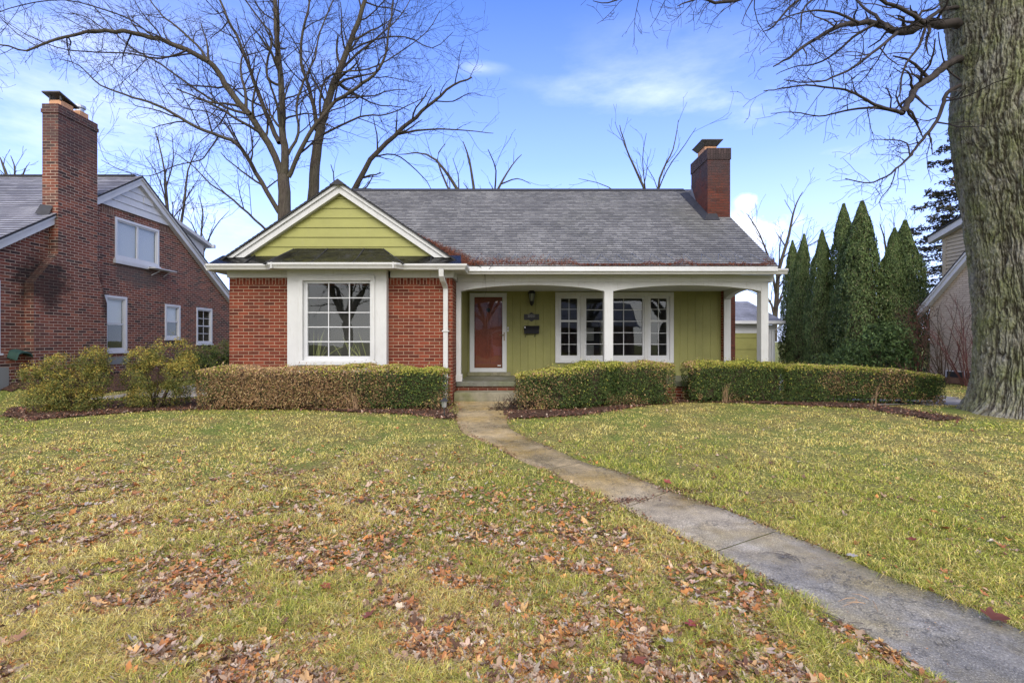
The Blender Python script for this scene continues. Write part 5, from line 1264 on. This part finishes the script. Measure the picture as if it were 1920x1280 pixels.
B([(1692, 212), (1668, 205), (1640, 196), (1620, 185), (1595, 172), (1560, 165), (1510, 160), (1465, 166), (1432, 171)], 7.0, 6.2, .026, .006, OE2)
B([(1692, 212), (1650, 203), (1610, 203), (1570, 212), (1535, 218), (1485, 210), (1445, 213)], 7.0, 7.6, .022, .005, OE2)
B([(1795, 46), (1765, 45), (1735, 43), (1710, 57), (1680, 61), (1650, 48), (1610, 43), (1560, 55), (1520, 80), (1480, 108), (1450, 125)], 8.0, 6.4, .078, .008, OE2)
B([(1795, 15), (1770, 18), (1748, 30), (1735, 42)], 8.0, 7.3, .035, .03, t0=.9)
B([(1732, 43), (1700, 22), (1660, 6), (1630, -10), (1580, -40)], 7.3, 6.6, .034, .012)
B([(1682, 61), (1655, 85), (1625, 108), (1590, 132), (1550, 150), (1510, 155), (1470, 150)], 7.1, 6.0, .026, .005, OE2)
B([(1735, 52), (1722, 88), (1700, 118), (1690, 145), (1688, 175), (1676, 195)], 7.3, 7.0, .022, .008)
B([(1665, 55), (1640, 30), (1615, 12), (1600, -10)], 7.0, 7.6, .028, .012)
B([(1640, 46), (1600, 70), (1565, 100), (1530, 120), (1490, 125), (1455, 140)], 6.9, 7.6, .022, .005, OE2)
B([(1610, 43), (1570, 25), (1530, 20), (1480, 30), (1440, 50)], 6.8, 6.3, .02, .005, OE2)
B([(1800, 160), (1774, 176), (1770, 190), (1760, 220), (1745, 243), (1730, 260), (1715, 280), (1705, 295), (1680, 317), (1650, 338), (1620, 343), (1585, 335)], 8.0, 6.9, .036, .007, dict(OE, gap=.15))
B([(1706, 293), (1700, 270), (1682, 263), (1650, 262), (1635, 262)], 7.2, 7.0, .014, .005, OE2)
B([(1680, 317), (1670, 350), (1650, 375), (1655, 395)], 7.1, 7.0, .011, .004, OE2)
B([(1800, 150), (1776, 130), (1765, 95), (1760, 60)], 8.0, 7.5, .018, .008)
B([(1800, -130), (1740, -140), (1650, -120), (1560, -80), (1480, -45), (1420, -15), (1360, 5), (1310, 0), (1270, 12)], 8.0, 6.6, .07, .006, dict(OE2, lmax=(.95, .5, .26, .15)))
B([(1560, -80), (1520, -20), (1480, 15), (1450, 50), (1430, 60)], 7.3, 7.0, .03, .006, OE2)
B([(1650, -120), (1600, -60), (1560, -20), (1510, 10), (1500, 60)], 7.5, 7.2, .035, .007, OE2)
B([(1420, -15), (1400, 20), (1390, 45)], 7.0, 6.9, .012, .004, OE2)
B([(1480, -45), (1380, -60), (1290, -50), (1230, -30), (1180, -8), (1140, 5), (1112, 2)], 7.0, 6.3, .026, .004, OE2)
B([(1740, -140), (1600, -200), (1400, -220), (1200, -180)], 7.8, 6.2, .06, .02)
tb.build(BT, 'bark_grey', 'twig', 'branches', 'twigs')

# arborvitae row: three different crowns, copied
def arbor_mesh(seed, nleaf=38000):
    r_ = np.random.default_rng(seed); H_ = 1.0
    z = r_.random(nleaf) ** .80 * .985; ang = r_.uniform(0, 2 * np.pi, nleaf)
    prof = np.interp(z, [0, .06, .25, .5, .7, .84, .94, 1], [.13, .165, .165, .138, .098, .060, .026, .003])
    lump = .44 + 1.12 * fbm(np.cos(ang) * 2.4 + seed, np.sin(ang) * 2.4, z * 13, 4)
    rad = prof * lump * (1 - np.abs(r_.normal(0, .10, nleaf)))
    tip = np.exp(-((1 - z) / .04)); rad = rad * (1 - .3 * tip)
    P = np.stack([np.cos(ang) * rad + .012 * np.sin(z * 9 + seed), np.sin(ang) * rad, z], 1); o = np.stack([np.cos(ang), np.sin(ang), .25 + 0 * z], 1)
    out = r_.random(nleaf) < .10; P[out, :2] *= 1 + r_.uniform(0, .16, (out.sum(), 1)); kp = lump > .77 + r_.normal(0, .06, nleaf); P, o = P[kp], o[kp]; n = len(P)
    up = o * .55 + np.array([0, 0, 1.]); c = palette([(.085, .130, .042), (.13, .185, .058), (.19, .24, .085), (.045, .075, .026), (.19, .19, .09)], [3, 3, 1.8, 2, .6], n)
    return cards(P, o, .0068 * r_.uniform(.6, 1.4, n), .5, c, jit=.55, up=up)
def mdata(name, v, f, cc, m):
    o = npmesh(name, v, f, m, None, col=cc); me = o.data; bpy.data.objects.remove(o); return me
AM = [mdata('crown', *arbor_mesh(s_), M['foliage']) for s_ in (3, 8, 14)]
tm = MB(); tm.tube([(0, 0, -.03), (0, 0, .3), (0, 0, .9)], [.022, .016, .003], 8)
# dense inner twigs
for i in range(120):
    z_ = rnd.uniform(.03, .85); a = rnd.uniform(0, 6.283); q = float(np.interp(z_, [0, .25, .5, .75, 1], [.13, .14, .11, .065, .0])) * .9
    tm.tube([(0, 0, z_), (math.cos(a) * q * .6, math.sin(a) * q * .6, z_ + .02), (math.cos(a) * q, math.sin(a) * q, z_ + .07)], [.005, .003, .001], 3, False)
cm = []; nz_, nt_ = 24, 14
for i in range(nz_ + 1):
    z_ = .02 + .93 * i / nz_; q = float(np.interp(z_, [0, .06, .25, .5, .7, .82, .92, 1], [.12, .14, .135, .11, .07, .038, .012, .0])) * .66
    cm += [(math.cos(6.2832 * k / nt_) * q * (1 + .15 * math.sin(k * 5 + i * 1.7)), math.sin(6.2832 * k / nt_) * q * (1 + .15 * math.sin(k * 3 + i)), z_) for k in range(nt_)]
tm.add(cm, [(i * nt_ + k, i * nt_ + (k + 1) % nt_, (i + 1) * nt_ + (k + 1) % nt_, (i + 1) * nt_ + k) for i in range(nz_) for k in range(nt_)])
to = tm.build('trunk', M['hedge_twig'], None); TMd = to.data; bpy.data.objects.remove(to)
arb = [(1487, 448, 22.5, .57, 'farthest arborvitae of the row, half hidden by the porch roof corner'), (1506, 436, 21.0, .60, 'slim pointed arborvitae second from the porch roof corner'), (1541, 428, 19.4, .63, 'medium arborvitae third from the porch roof corner'),
       (1584, 378, 18.8, .64, 'tall narrow arborvitae close left of the tallest one'), (1615, 374, 17.4, .82, 'tallest and broadest arborvitae in the middle of the row'), (1676, 424, 16.9, .73, 'bright green arborvitae right of the tallest one'), (1699, 409, 18.3, .78, 'dark arborvitae nearest the beige house dormer')]
for i, (px, py, D, wd_, lab) in enumerate(arb):
    x = (px - 960) * D / F; z0 = float(zg(x, D)); h = (640 - py) * D / F - z0
    o = thing('arborvitae', lab, 'tree', (x, D, z0), 'row of columnar arborvitae')
    for nm, me in (('trunk', TMd), ('crown', AM[i % 3])):
        c = bpy.data.objects.new(nm, me); sc.collection.objects.link(c); c.parent = o; c.rotation_euler = (0, 0, i * 1.9); c.scale = (h * wd_, h * wd_, h)
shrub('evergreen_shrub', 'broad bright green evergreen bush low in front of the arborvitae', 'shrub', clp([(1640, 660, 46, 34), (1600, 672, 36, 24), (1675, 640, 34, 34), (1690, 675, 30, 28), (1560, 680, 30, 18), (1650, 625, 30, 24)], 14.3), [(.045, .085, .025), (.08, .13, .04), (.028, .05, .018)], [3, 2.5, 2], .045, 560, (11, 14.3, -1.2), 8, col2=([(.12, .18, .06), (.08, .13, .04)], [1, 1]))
shrub('juniper', 'rust brown dying juniper against the beige house corner', 'shrub', clp([(1712, 600, 28, 34), (1722, 635, 24, 30), (1700, 625, 22, 30), (1728, 590, 20, 26), (1708, 655, 22, 24)], 15.0), [(.11, .045, .030), (.16, .065, .04), (.05, .05, .028), (.03, .035, .02)], [2.5, 2, 2.2, 2], .05, 300, (12.6, 15, -1.15), 12, hollow=.1, sm='red_twig', aspect=.16)

# spruce beyond
def spruce():
    D = 30.; cx = (1830 - 960) * D / F; z0 = -1.3; H_ = 18.5; V, Fc, C_ = [], [], []; nb = 0; t = Tree(4)
    t.tube([(cx, D, z0), (cx, D, z0 + H_ * .6), (cx, D, z0 + H_)], [.32, .18, .02], 0)
    r_ = np.random.default_rng(8)
    for z in np.arange(2.0, H_ - .3, .27):
        for k in range(4):
            a = r_.uniform(0, 6.283); L = (6.2 * (1 - z / H_) + .5) * r_.uniform(.65, 1.1); d = np.array([math.cos(a), math.sin(a), 0])
            tt = np.linspace(0, 1, 9); P = np.array([cx, D, z0 + z]) + d[None] * (tt * L)[:, None]; P[:, 2] += -.30 * L * tt ** .8 + .20 * L * tt ** 2.5; P += r_.normal(0, .03, P.shape) * tt[:, None]
            t.tube(P, np.linspace(.035, .008, 9), 1)
            m = int(L * 55); s_ = r_.random(m) ** .7; q = np.stack([np.interp(s_, tt, P[:, c]) for c in range(3)], 1)
            side = np.cross(d, [0, 0, 1]); q += side[None] * (r_.normal(0, .20, m) * (.35 + .9 * s_) * L * .28)[:, None]; q[:, 2] -= np.abs(r_.normal(0, .16, m))
            keep = fbm(q[:, 0] * 1.6, q[:, 1] * 1.6, q[:, 2] * 2.2) > .42; q = q[keep]; m = len(q)
            if not m: continue
            v, f, c = cards(q, np.tile([0, 0, 1.], (m, 1)), .13 * r_.uniform(.6, 1.3, m), .38, palette([(.050, .055, .036), (.085, .082, .055), (.032, .036, .026), (.11, .08, .055)], [3, 2, 2, 1], m), jit=.7)
            V.append(v); Fc.append(f + nb); C_.append(c); nb += len(v)
    o = thing('spruce', 'tall thin needled spruce behind the beige house, left of the big trunk', 'tree', (cx, D, z0)); t.build(o, 'bark_grey', 'twig', 'trunk', 'limbs')
    npmesh('needles', np.concatenate(V), np.concatenate(Fc), M['needle'], o, col=np.concatenate(C_))
spruce()
# red-twigged shrubs against the beige wall
def twigshrub(label, px, D, h, spread, n, seed, m='red_twig'):
    t = Tree(seed); x = (px - 960) * D / F; z0 = float(zg(x, D)); o_ = dict(wig=.13, up=.05, rmin=.005, rtrunk=9, lv=2, gap=.22, ang=(20, 50), lmax=(.7, .35, .2))
    for i in range(n):
        d = np.array([t.r.uniform(-1, 1) * spread, t.r.uniform(-1, 1) * spread * .5, 1.]); t.shoot(np.array([x + t.r.uniform(-.12, .12), D + t.r.uniform(-.1, .1), z0 - .02]), d, h * t.r.uniform(.6, 1.05), .016, 0, o_)
    o = thing('bare_shrub', label, 'shrub', (x, D, z0)); t.build(o, m, m, 'stems', 'stems')
twigshrub('leafless shrub with brown fanning stems at the left of the beige wall', 1768, 13.6, 2.6, .5, 12, 3, 'hedge_twig')
twigshrub('leafless red twigged shrub close behind the big trunk', 1815, 13.0, 2.5, .55, 13, 6)
twigshrub('low tangle of reddish stems behind the curved hedge', 1700, 12.6, .75, 1.8, 14, 9)
# dark iron trellis or fence beside the juniper
fo = thing('fence', 'short dark picket fence beside the rusty juniper', 'fence', (12.2, 15.2, -1.2))
b = MB()
for i in range(9): x = 11.7 + i * .14; b.box(x, x + .03, 15.2, 15.23, -1.2, .05)
b.each('picket', M['fence_black'], fo)
b = MB(); b.box(11.65, 12.95, 15.235, 15.26, -.1, -.06); b.box(11.65, 12.95, 15.235, 15.26, -.95, -.91); b.each('rail', M['fence_black'], fo)

# ------------------------------------------------------------------ lawn grass, leaf litter, debris
beds = [bed_left, bed_right, drive, bank]
def clear(x, y, edge=0.):
    wx = x + .13 * (fbm(x * 6, y * 6, 9., 5) - .5) + rng.normal(0, .018, x.shape); wy = y + .10 * (fbm(x * 6, y * 6, 19., 5) - .5)
    m = ~inpoly(x, y, path_poly) | (~inpoly(wx, wy, path_poly) & (rng.random(x.shape) < .7))
    for bp in beds: m &= ~inpoly(x, y, bp)
    m &= ~((x > -5.9) & (x < -1.2) & (y > 9.85)) & ~((x > -1.25) & (x < 5.7) & (y > 10.0)) & ~((x < -10.75) & (y > 8.9)) & ~((x > 13.8) & (y > 7.4) & (y < 15.9))
    m &= ((x - TX) ** 2 + (y - TY) ** 2) > .66
    return m
def lawnpts(n, ymin=1.05, ymax=17., side=1.25):
    """ground points spread so that nearer turf gets more of them"""
    u = rng.random(n); y = 1 / (1 / ymin + (1 / ymax - 1 / ymin) * u); x = rng.uniform(-1, 1, n) * (y * side + .8); return x, y
def grass(n):
    x, y = lawnpts(n); wob = .05 * (rng.random(n) - .5); k = clear(x + wob, y + wob); x, y = x[k], y[k]; n = len(x)
    z = zg(x, y) - .004; dist = np.hypot(x, y)
    tuft = fbm(x * 5, y * 5, 3.3, 3); big = fbm(x * .55 + 4, y * .55, 1.1, 4); mid = fbm(x * 2.1, y * 2.1, 8., 3)
    h = (.012 + .052 * ss(.25, .8, tuft)) * rng.uniform(.5, 1.45, n); wd = np.maximum(.0014, .00050 * dist) * rng.uniform(.7, 1.3, n)
    h *= 1 - .35 * ss(4, 8, dist)
    a = rng.uniform(0, 2 * np.pi, n); a = a + .9 * (fbm(x * 2.5, y * 2.5, 30.) - .5) * 6; lean = rng.uniform(.3, 2.3, n)
    dx_, dy_ = np.cos(a), np.sin(a); fa = rng.uniform(0, 2 * np.pi, n); fx, fy = np.cos(fa) * .5 + .5 * 1, np.sin(fa) * .5
    nr = np.hypot(fx, fy); fx, fy = fx / nr, fy / nr
    p0 = np.stack([x, y, z], 1); mid_ = p0 + np.stack([dx_ * lean * h * .35, dy_ * lean * h * .35, h * .62], 1)
    tip = p0 + np.stack([dx_ * lean * h, dy_ * lean * h, h * np.clip(1.08 - .40 * lean, .16, 1)], 1)
    W_ = np.stack([fx * wd, fy * wd, 0 * wd], 1)
    v = np.stack([p0 - W_, p0 + W_, mid_ + W_ * .8, mid_ - W_ * .8, tip], 1).reshape(-1, 3); i = np.arange(n)[:, None] * 5
    f = np.concatenate([i + np.array([0, 1, 2]), i + np.array([0, 2, 3]), i + np.array([3, 2, 4])])
    right = ss(-.5, 1.6, x - (1.4 - .12 * y)); g = np.clip((big - .50) * 4.2 + .06 + .22 * right + (mid - .5) * 1.5 + .35 * np.exp(-((x - (1.15 - .30 * y)) / .5) ** 2), 0, 1)
    green = palette([(.38, .42, .060), (.50, .53, .080), (.62, .62, .11), (.15, .19, .04)], [3, 3, 2, 2], n, .32)
    straw = palette([(.88, .71, .23), (.95, .83, .36), (.66, .52, .16), (.84, .73, .20), (.26, .16, .08)], [3, 2, 2.5, 3, 1.6], n, .32)
    c = np.where((rng.random(n) < g * .62 + .03)[:, None], green, straw)
    return tag(npmesh('grass', v, f, M['grass_blade'], col=np.repeat(c, 5, axis=0)), 'short patchy yellow green winter grass covering the lawn', 'grass', kind='stuff')
grass(1150000)
# blades leaning over the path edges
def leaf_shape():
    """lobed maple-like outline as a fan round the centre, in unit size"""
    pts = []
    for i in range(5):
        a = R(90 + (i - 2) * 58); r = [.62, .88, 1.0, .88, .62][i]
        pts += [(math.cos(a - R(17)) * r * .80, math.sin(a - R(17)) * r * .80), (math.cos(a) * r, math.sin(a) * r), (math.cos(a + R(17)) * r * .80, math.sin(a + R(17)) * r * .80)]
        if i < 4: b_ = a + R(29); pts.append((math.cos(b_) * .52, math.sin(b_) * .52))
    pts.append((0, -.14)); return np.array(pts)
LS = leaf_shape()
def litter(name, label, x, y, size, cols, dz=.012, tilt=.45, m='dead_leaf', curl=.55, squash=None, parent=None, kind='stuff', z=None):
    n = len(x); k = len(LS); a = rng.uniform(0, 2 * np.pi, n); ca, sa = np.cos(a), np.sin(a)
    sx = rng.uniform(.55, 1.0, n) if squash is None else squash
    lob = np.array([min(4, j // 4) for j in range(k - 1)] + [2]); lf = rng.uniform(.50, 1.12, (n, 5))[:, lob]
    if squash is not None: lf = .85 + .2 * (lf - .5)
    L = LS[None] * lf[..., None] * (1 + rng.uniform(-.14, .14, (n, k, 1))); L = L * (np.stack([sx, np.ones(n)], 1)[:, None])
    cu = rng.uniform(-.2, 1., n) * curl; cv = rng.uniform(-.2, .8, n) * curl
    fo_ = rng.uniform(-.3, .9, n) * curl; L[..., 0] *= (1 - .45 * np.clip(fo_, 0, 1))[:, None]
    zz = fo_[:, None] * np.abs(L[..., 0]) + cu[:, None] * L[..., 0] ** 2 + cv[:, None] * L[..., 1] ** 2 + rng.uniform(-.07, .07, (n, k))
    tx, ty = rng.normal(0, tilt, n), rng.normal(0, tilt, n)
    X = L[..., 0] * ca[:, None] - L[..., 1] * sa[:, None]; Y = L[..., 0] * sa[:, None] + L[..., 1] * ca[:, None]
    Z = zz + X * tx[:, None] + Y * ty[:, None]; Z = Z - Z.min(1)[:, None] * .75
    s_ = size[:, None]; z0 = (zg(x, y) if z is None else z)
    V = np.stack([x[:, None] + X * s_, y[:, None] + Y * s_, z0[:, None] + dz + Z * s_ * 1.0], -1)
    C0 = V.mean(1); C0[:, :2] = np.stack([x, y], 1); C0[:, 2] = V[..., 2].min(1) + .02 * size
    V = np.concatenate([C0[:, None], V], 1); i = np.arange(n)[:, None] * (k + 1)
    f = np.concatenate([i + np.array([0, 1 + j, 1 + (j + 1) % k]) for j in range(k)])
    cc = np.repeat(cols, k + 1, axis=0) * rng.uniform(.82, 1.15, (n * (k + 1), 1))
    o = npmesh(name, V.reshape(-1, 3), f, M[m], parent, col=cc)
    return tag(o, label, 'leaves' if kind else None, kind=kind) if kind else o
GREYS = [(.54, .40, .28), (.43, .29, .18), (.62, .52, .40), (.27, .155, .085), (.43, .18, .065), (.58, .24, .065), (.15, .075, .042), (.58, .35, .14)]
GW = [3.4, 3.6, .9, 3.0, 3.0, 1.9, 2.4, 2.6]
def dens(x, y):
    left = ss(1.25, -.5, x - (1.55 - .30 * y) * 1.0 - .2)      # left of the path
    near = ss(7.0, 3.0, y); clump = fbm(x * 1.5, y * 1.5, 2.0, 4); cl2 = fbm(x * 6, y * 6, 5.0, 2)
    heap = np.exp(-(((x + .95) / .75) ** 2 + ((y - 4.05) / .42) ** 2)) * 1.1 + np.exp(-(((x + .5) / .8) ** 2 + ((y - 3.4) / .5) ** 2)) * .6
    d = (.05 + near * .95) * ss(.15, .60, clump + .12 * near) * left + heap * 1.1 * left
    d = d + .06 * ss(.45, .7, clump) * (1 - left) + .022
    return np.clip(d * (.55 + .8 * ss(.30, .65, cl2)), 0, 1)
x, y = lawnpts(240000, 1.05, 12.); k = clear(x, y) & (rng.random(len(x)) < dens(x, y) * .95); x, y = x[k], y[k]; n = len(x); print('leaves', n)
litter('leaf_litter', 'curled grey brown maple leaves scattered over the lawn', x, y, rng.uniform(.012, .034, n) * (1 + .9 * rng.random(n) ** 5), palette(GREYS, GW, n), .012, .26, curl=.6)
# small scraps and crumbs
x, y = lawnpts(60000, 1.05, 14.); k = clear(x, y) & (rng.random(len(x)) < .06 + dens(x, y) * .5); x, y = x[k], y[k]; n = len(x)
litter('leaf_litter', 'small brown leaf fragments lying in the lawn', x, y, rng.uniform(.006, .014, n), palette(GREYS, GW, n), .022, .6)
# litter on the beds and along the path edges
def inbed(bp, n):
    P_ = np.array(bp); x = rng.uniform(P_[:, 0].min(), P_[:, 0].max(), n); y = rng.uniform(P_[:, 1].min(), P_[:, 1].max(), n); k = inpoly(x, y, bp); return x[k], y[k]
bx_, by_ = zip(*[inbed(bed_left, 19000), inbed(bed_right, 15000), inbed(bank, 3000)]); bx_ = np.concatenate(bx_); by_ = np.concatenate(by_)
# ragged bed edges: the same litter spills over the border
E = []
for bp in (bed_left, bed_right):
    q = resample(bp[:14], .02)
    E.append(q + rng.normal(0, .09, q.shape)); E.append(q + rng.normal(0, .06, q.shape)); E.append(q + rng.normal(0, .13, q.shape))
E = np.concatenate(E); E = E[~inpoly(E[:, 0], E[:, 1], path_poly) | (rng.random(len(E)) < .15)]
bx_ = np.r_[bx_, E[:, 0]]; by_ = np.r_[by_, E[:, 1]]; n = len(bx_)
RED = [(.11, .052, .032), (.20, .085, .048), (.30, .135, .075), (.42, .26, .17), (.050, .028, .018), (.58, .44, .32)]
litter('leaf_litter', 'dark red brown leaves and bark mulch heaped in the planting beds', bx_, by_, rng.uniform(.010, .030, n) * (1 + .7 * rng.random(n) ** 4), palette(RED, [2.6, 3, 3, 2.0, 2.6, 1.0], n), .015, .45)
q = np.concatenate([resample(PL[:14], .004), resample(PR[:14], .005)]); ins = np.zeros(len(q)); side_ = np.r_[np.ones(len(resample(PL[:14], .004))), -np.ones(len(resample(PR[:14], .005)))]
fr_ = fbm(q[:, 0] * 1.3, q[:, 1] * 1.3, 6.) 
q = q + np.stack([side_ * np.abs(rng.normal(0, .045, len(q))) - side_ * .02, rng.normal(0, .02, len(q))], 1); kk = rng.random(len(q)) < ss(.36, .60, fr_) + .12; q = q[kk]; n = len(q)
litter('leaf_litter', 'red brown needles and leaf scraps drifted along both edges of the path', q[:, 0], q[:, 1], rng.uniform(.006, .018, n), palette(RED + GREYS[:4], [3, 3, 3, 2, 2, 1, 1, 1, .6, 1], n), .013, .4)
# small drift across the joint and by the path edge
cx_, cy_ = gp(1175, 942); x = rng.normal(cx_, .14, 260); y = rng.normal(cy_, .035, 260) + (x - cx_) * .25
cx2, cy2 = gp(1285, 922); x = np.r_[x, rng.normal(cx2, .12, 160)]; y = np.r_[y, rng.normal(cy2, .05, 160)]; n = len(x)
litter('leaf_litter', 'small drift of red brown scraps caught at the middle path joint', x, y, rng.uniform(.007, .018, n), palette(RED, [3, 3, 3, 2, 2, 1], n), .018, .4)
# the biggest single leaves, each its own thing
for (px, py, sz, colr, lab) in [(608, 1112, .052, (.34, .10, .050), 'large rust red maple leaf alone in the middle of the left lawn'), (1195, 1252, .050, (.30, .095, .05), 'rust orange maple leaf at the bottom edge left of the path'),
      (30, 1215, .060, (.36, .19, .10), 'large tan orange leaf at the bottom left corner'), (1035, 1262, .046, (.36, .15, .05), 'orange brown leaf at the bottom edge of the lawn'), (1860, 1172, .085, (.15, .050, .030), 'big dark brown leaf at the right edge of the path'),
      (1706, 1022, .058, (.26, .055, .035), 'dark red leaf on the grass right of the path'), (1248, 912, .070, (.33, .085, .06), 'bright red leaf at the path edge by the middle joint'), (1487, 951, .040, (.26, .05, .035), 'small deep red leaf on the right lawn near the path'),
      (1255, 1218, .040, (.5, .44, .38), 'pale grey curled leaf left of the lower path'), (1600, 1052, .050, (.52, .47, .42), 'pale grey leaf lying on the path right edge'), (1300, 1185, .050, (.32, .07, .06), 'crimson leaf in the grass left of the lower path'), (1765, 1148, .036, (.62, .57, .52), 'pale leaf beside the big dark brown leaf'),
      (1480, 865, .050, (.40, .28, .16), 'tan curled leaf alone in the middle of the right lawn'), (690, 1170, .050, (.27, .09, .06), 'reddish brown folded leaf left of the lawn middle')]:
    x0, y0 = gp(px, py); o = litter('maple_leaf', None, np.array([x0]), np.array([y0]), np.array([sz]), np.array([colr]), .040, .15, curl=.3, squash=np.array([.95]), kind=None)
    tag(o, lab, 'leaf', 'large maple leaves on the lawn')
# twigs
def twigs(label, px, py, n, L, spread, m='twig_grey'):
    x0, y0 = gp(px, py); z = float(zg(x0, y0)) + .022; o = thing('fallen_twig', label, 'twig', (x0, y0, z)); b = MB()
    for i in range(n):
        a = rnd.uniform(-.5, .5) + .9 + (i % 2) * .7; l = L * rnd.uniform(.5, 1); p = Vector((x0 + rnd.uniform(-spread, spread), y0 + rnd.uniform(-spread, spread) * .6, z + rnd.uniform(0, .008)))
        d = Vector((math.cos(a * 2.4), -math.sin(a * 2.4) * .8, 0)); b.tube([p, p + d * l * .5 + Vector((0, 0, .008)), p + d * l], [.0022, .002, .001], 4, False)
    b.build('stick', M[m], o)
twigs('small bundle of dry twigs lying on the path', 1478, 1047, 9, .14, .03)
twigs('few thin sticks scattered on the lower path', 1620, 1135, 5, .15, .06, 'dry_stem')
twigs('dark thin sticks at the left edge of the lower path', 1610, 1180, 5, .16, .08)
x, y = [], []
while len(x) < 160:
    px, py = rnd.uniform(960, 1900), rnd.uniform(820, 1270); a_, b_ = gp(px, py)
    if inpoly(np.array([a_]), np.array([b_]), path_poly)[0]: x.append(a_); y.append(b_)
x, y = np.array(x), np.array(y)
litter('leaf_litter', 'tiny dark crumbs and seeds strewn on the path', x, y, rng.uniform(.003, .009, len(x)), palette(RED + GREYS, [3, 3, 1, 1, 3, 1] + GW, len(x)), .018, .2)
# rust coloured needle debris on the roof
def needles(n, f):
    P_, = [f(n)]; d = rng.normal(0, 1, (len(P_), 3)); d[:, 2] *= .5; d /= np.linalg.norm(d, axis=1)[:, None]
    c = palette([(.20, .065, .035), (.13, .040, .026), (.28, .11, .06), (.085, .05, .03)], [3, 2, 1.5, 1], len(P_))
    return cards(P_, d, .030 * rng.uniform(.6, 1.4, len(P_)), .13, c, jit=.5)
def eave(n):
    x = rng.uniform(-.9, 5.6, n); pk = fbm(x * 1.9, 3.1 + 0 * x, 0., 3); hh = np.clip((pk - .40) * 1.25, .02, .34); s_ = np.abs(rng.normal(0, 1, n)) * hh * .55
    side = ss(.3, -.9, x); s_ = s_ + 0
    return np.stack([x, EY + s_ * u_.y, EZ + s_ * u_.z + .02 + rng.random(n) * .03], 1)
def valley(n):
    t = rng.random(n) ** 1.15; y = EY + t * 1.35; z = EZ + SM * (y - EY); x = XC + (ZP + .03 - z) / SL
    off = np.abs(rng.normal(0, 1, n)) * (.05 + .22 * (1 - t)) ; return np.stack([x + off, y + rng.normal(0, .02, n), z + .02 + rng.random(n) * .04], 1)
v1, f1_, c1 = needles(4200, eave); v2, f2_, c2 = needles(5200, valley)
tag(npmesh('needle_debris', np.concatenate([v1, v2]), np.concatenate([f1_, f2_ + len(v1)]), M['needle'], col=np.concatenate([c1, c2])), 'rust brown needles drifted in the roof valley and along the eave', 'debris', kind='stuff')
# vine twig hanging over the gutter by the door
b = MB(); b.tube([(-.82, 10.02, 1.66), (-.72, 10.05, 1.60), (-.58, 10.1, 1.50), (-.57, 10.35, 1.35), (-.56, 10.42, 1.10), (-.62, 10.44, .92)], [.006, .006, .005, .004, .003, .002], 4, False)
b.tube([(-.40, 10.02, 1.62), (-.47, 10.06, 1.53), (-.57, 10.12, 1.45), (-.60, 10.3, 1.30)], [.005, .005, .004, .003], 4, False)
tag(b.build('hanging_vine', M['twig'], None), 'thin bare vine hanging over the gutter in front of the door', 'vine')
# path light
x0, y0 = gp(833, 783); z = float(zg(x0, y0)); PLt = thing('path_light', 'small dark garden path light at the right end of the long hedge', 'garden light', (x0, y0, z))
b = MB(); b.tube([(x0, y0, z - .02), (x0, y0, z + .16)], .010, 6); b.build('stake', M['stake'], PLt)
b = MB(); b.tube([(x0, y0, z + .16), (x0, y0, z + .18), (x0, y0, z + .27), (x0, y0, z + .275)], [.02, .038, .048, .03], 6); b.build('lamp_head', M['galvanised'], PLt)
b = MB(); b.tube([(x0, y0, z + .275), (x0, y0, z + .29), (x0, y0, z + .33)], [.075, .070, .012], 6); b.build('cap', M['stake'], PLt)
# across the street, behind the viewer: what the windows mirror
tag(MB().box(-60, 60, -13, -6.5, -1.44, -1.425).build('street', M['road_asphalt']), kind='structure')
o = thing('brick_house', 'long low brick house across the street behind the viewer, mirrored in the windows', 'house', (2, -27, -1.4))
b = MB(); b.box(-9, 13, -33, -26, -1.5, 1.5); b.build('brick_wall', M['old_brick'], o)
b = MB(); b.prism([(-34, 1.4), (-25.4, 1.4), (-29.7, 4.4)], 0, 1); b.v = [(-9.5 if p[2] == 0 else 13.5, p[0], p[1]) for p in b.v]; b.build('roof', M['old_shingle'], o)
for (a0, a1) in ((-7, -4.5), (-2, -.9), (1.5, 4.5), (7.5, 10)):
    b = MB(); b.box(a0, a1, -25.995, -25.95, -.5 if a0 != -2 else -1.4, .95); b.build('window', M['old_white'], o)
    b = MB(); b.box(a0 + .12, a1 - .12, -25.949, -25.945, -.38, .83); b.build('pane', M['black_plastic'], o)
OF = dict(wig=.12, up=.06, rmin=.02, rtrunk=.08, lv=2, gap=.7, ang=(25, 60), lmax=(3.5, 1.9, 1.0))
for i, (x_, y_, r_) in enumerate(((-7.5, -15, .42), (-13, -18, .35), (2.5, -15.5, .38), (7, -19, .33), (-2.5, -20, .3), (13, -16, .4))):
    t = Tree(50 + i); z_ = -1.45
    P_ = np.array([[x_, y_, z_], [x_ + .1, y_, z_ + 1.5], [x_ - .05, y_, z_ + 3]]); t.tube(P_, np.array([r_ * 1.2, r_, r_ * .9]), 0)
    for k in range(6):
        a = k * 1.05 + i; d = np.array([math.cos(a) * .62, math.sin(a) * .62, 1.]); n_ = 9; pts = [P_[-1]]
        for j in range(n_): d = d + t.r.normal(0, .1, 3); d /= np.linalg.norm(d); pts.append(pts[-1] + d * .95)
        pts = np.array(pts); rad = np.linspace(r_ * .45, .035, n_ + 1); t.tube(pts, rad, 0); t.side(pts, rad, 0, 0, OF)
    T = thing('street_tree', 'leafless street tree across the road behind the viewer', 'tree', (x_, y_, z_), 'leafless street trees across the road'); t.build(T, 'bark_grey', 'twig')
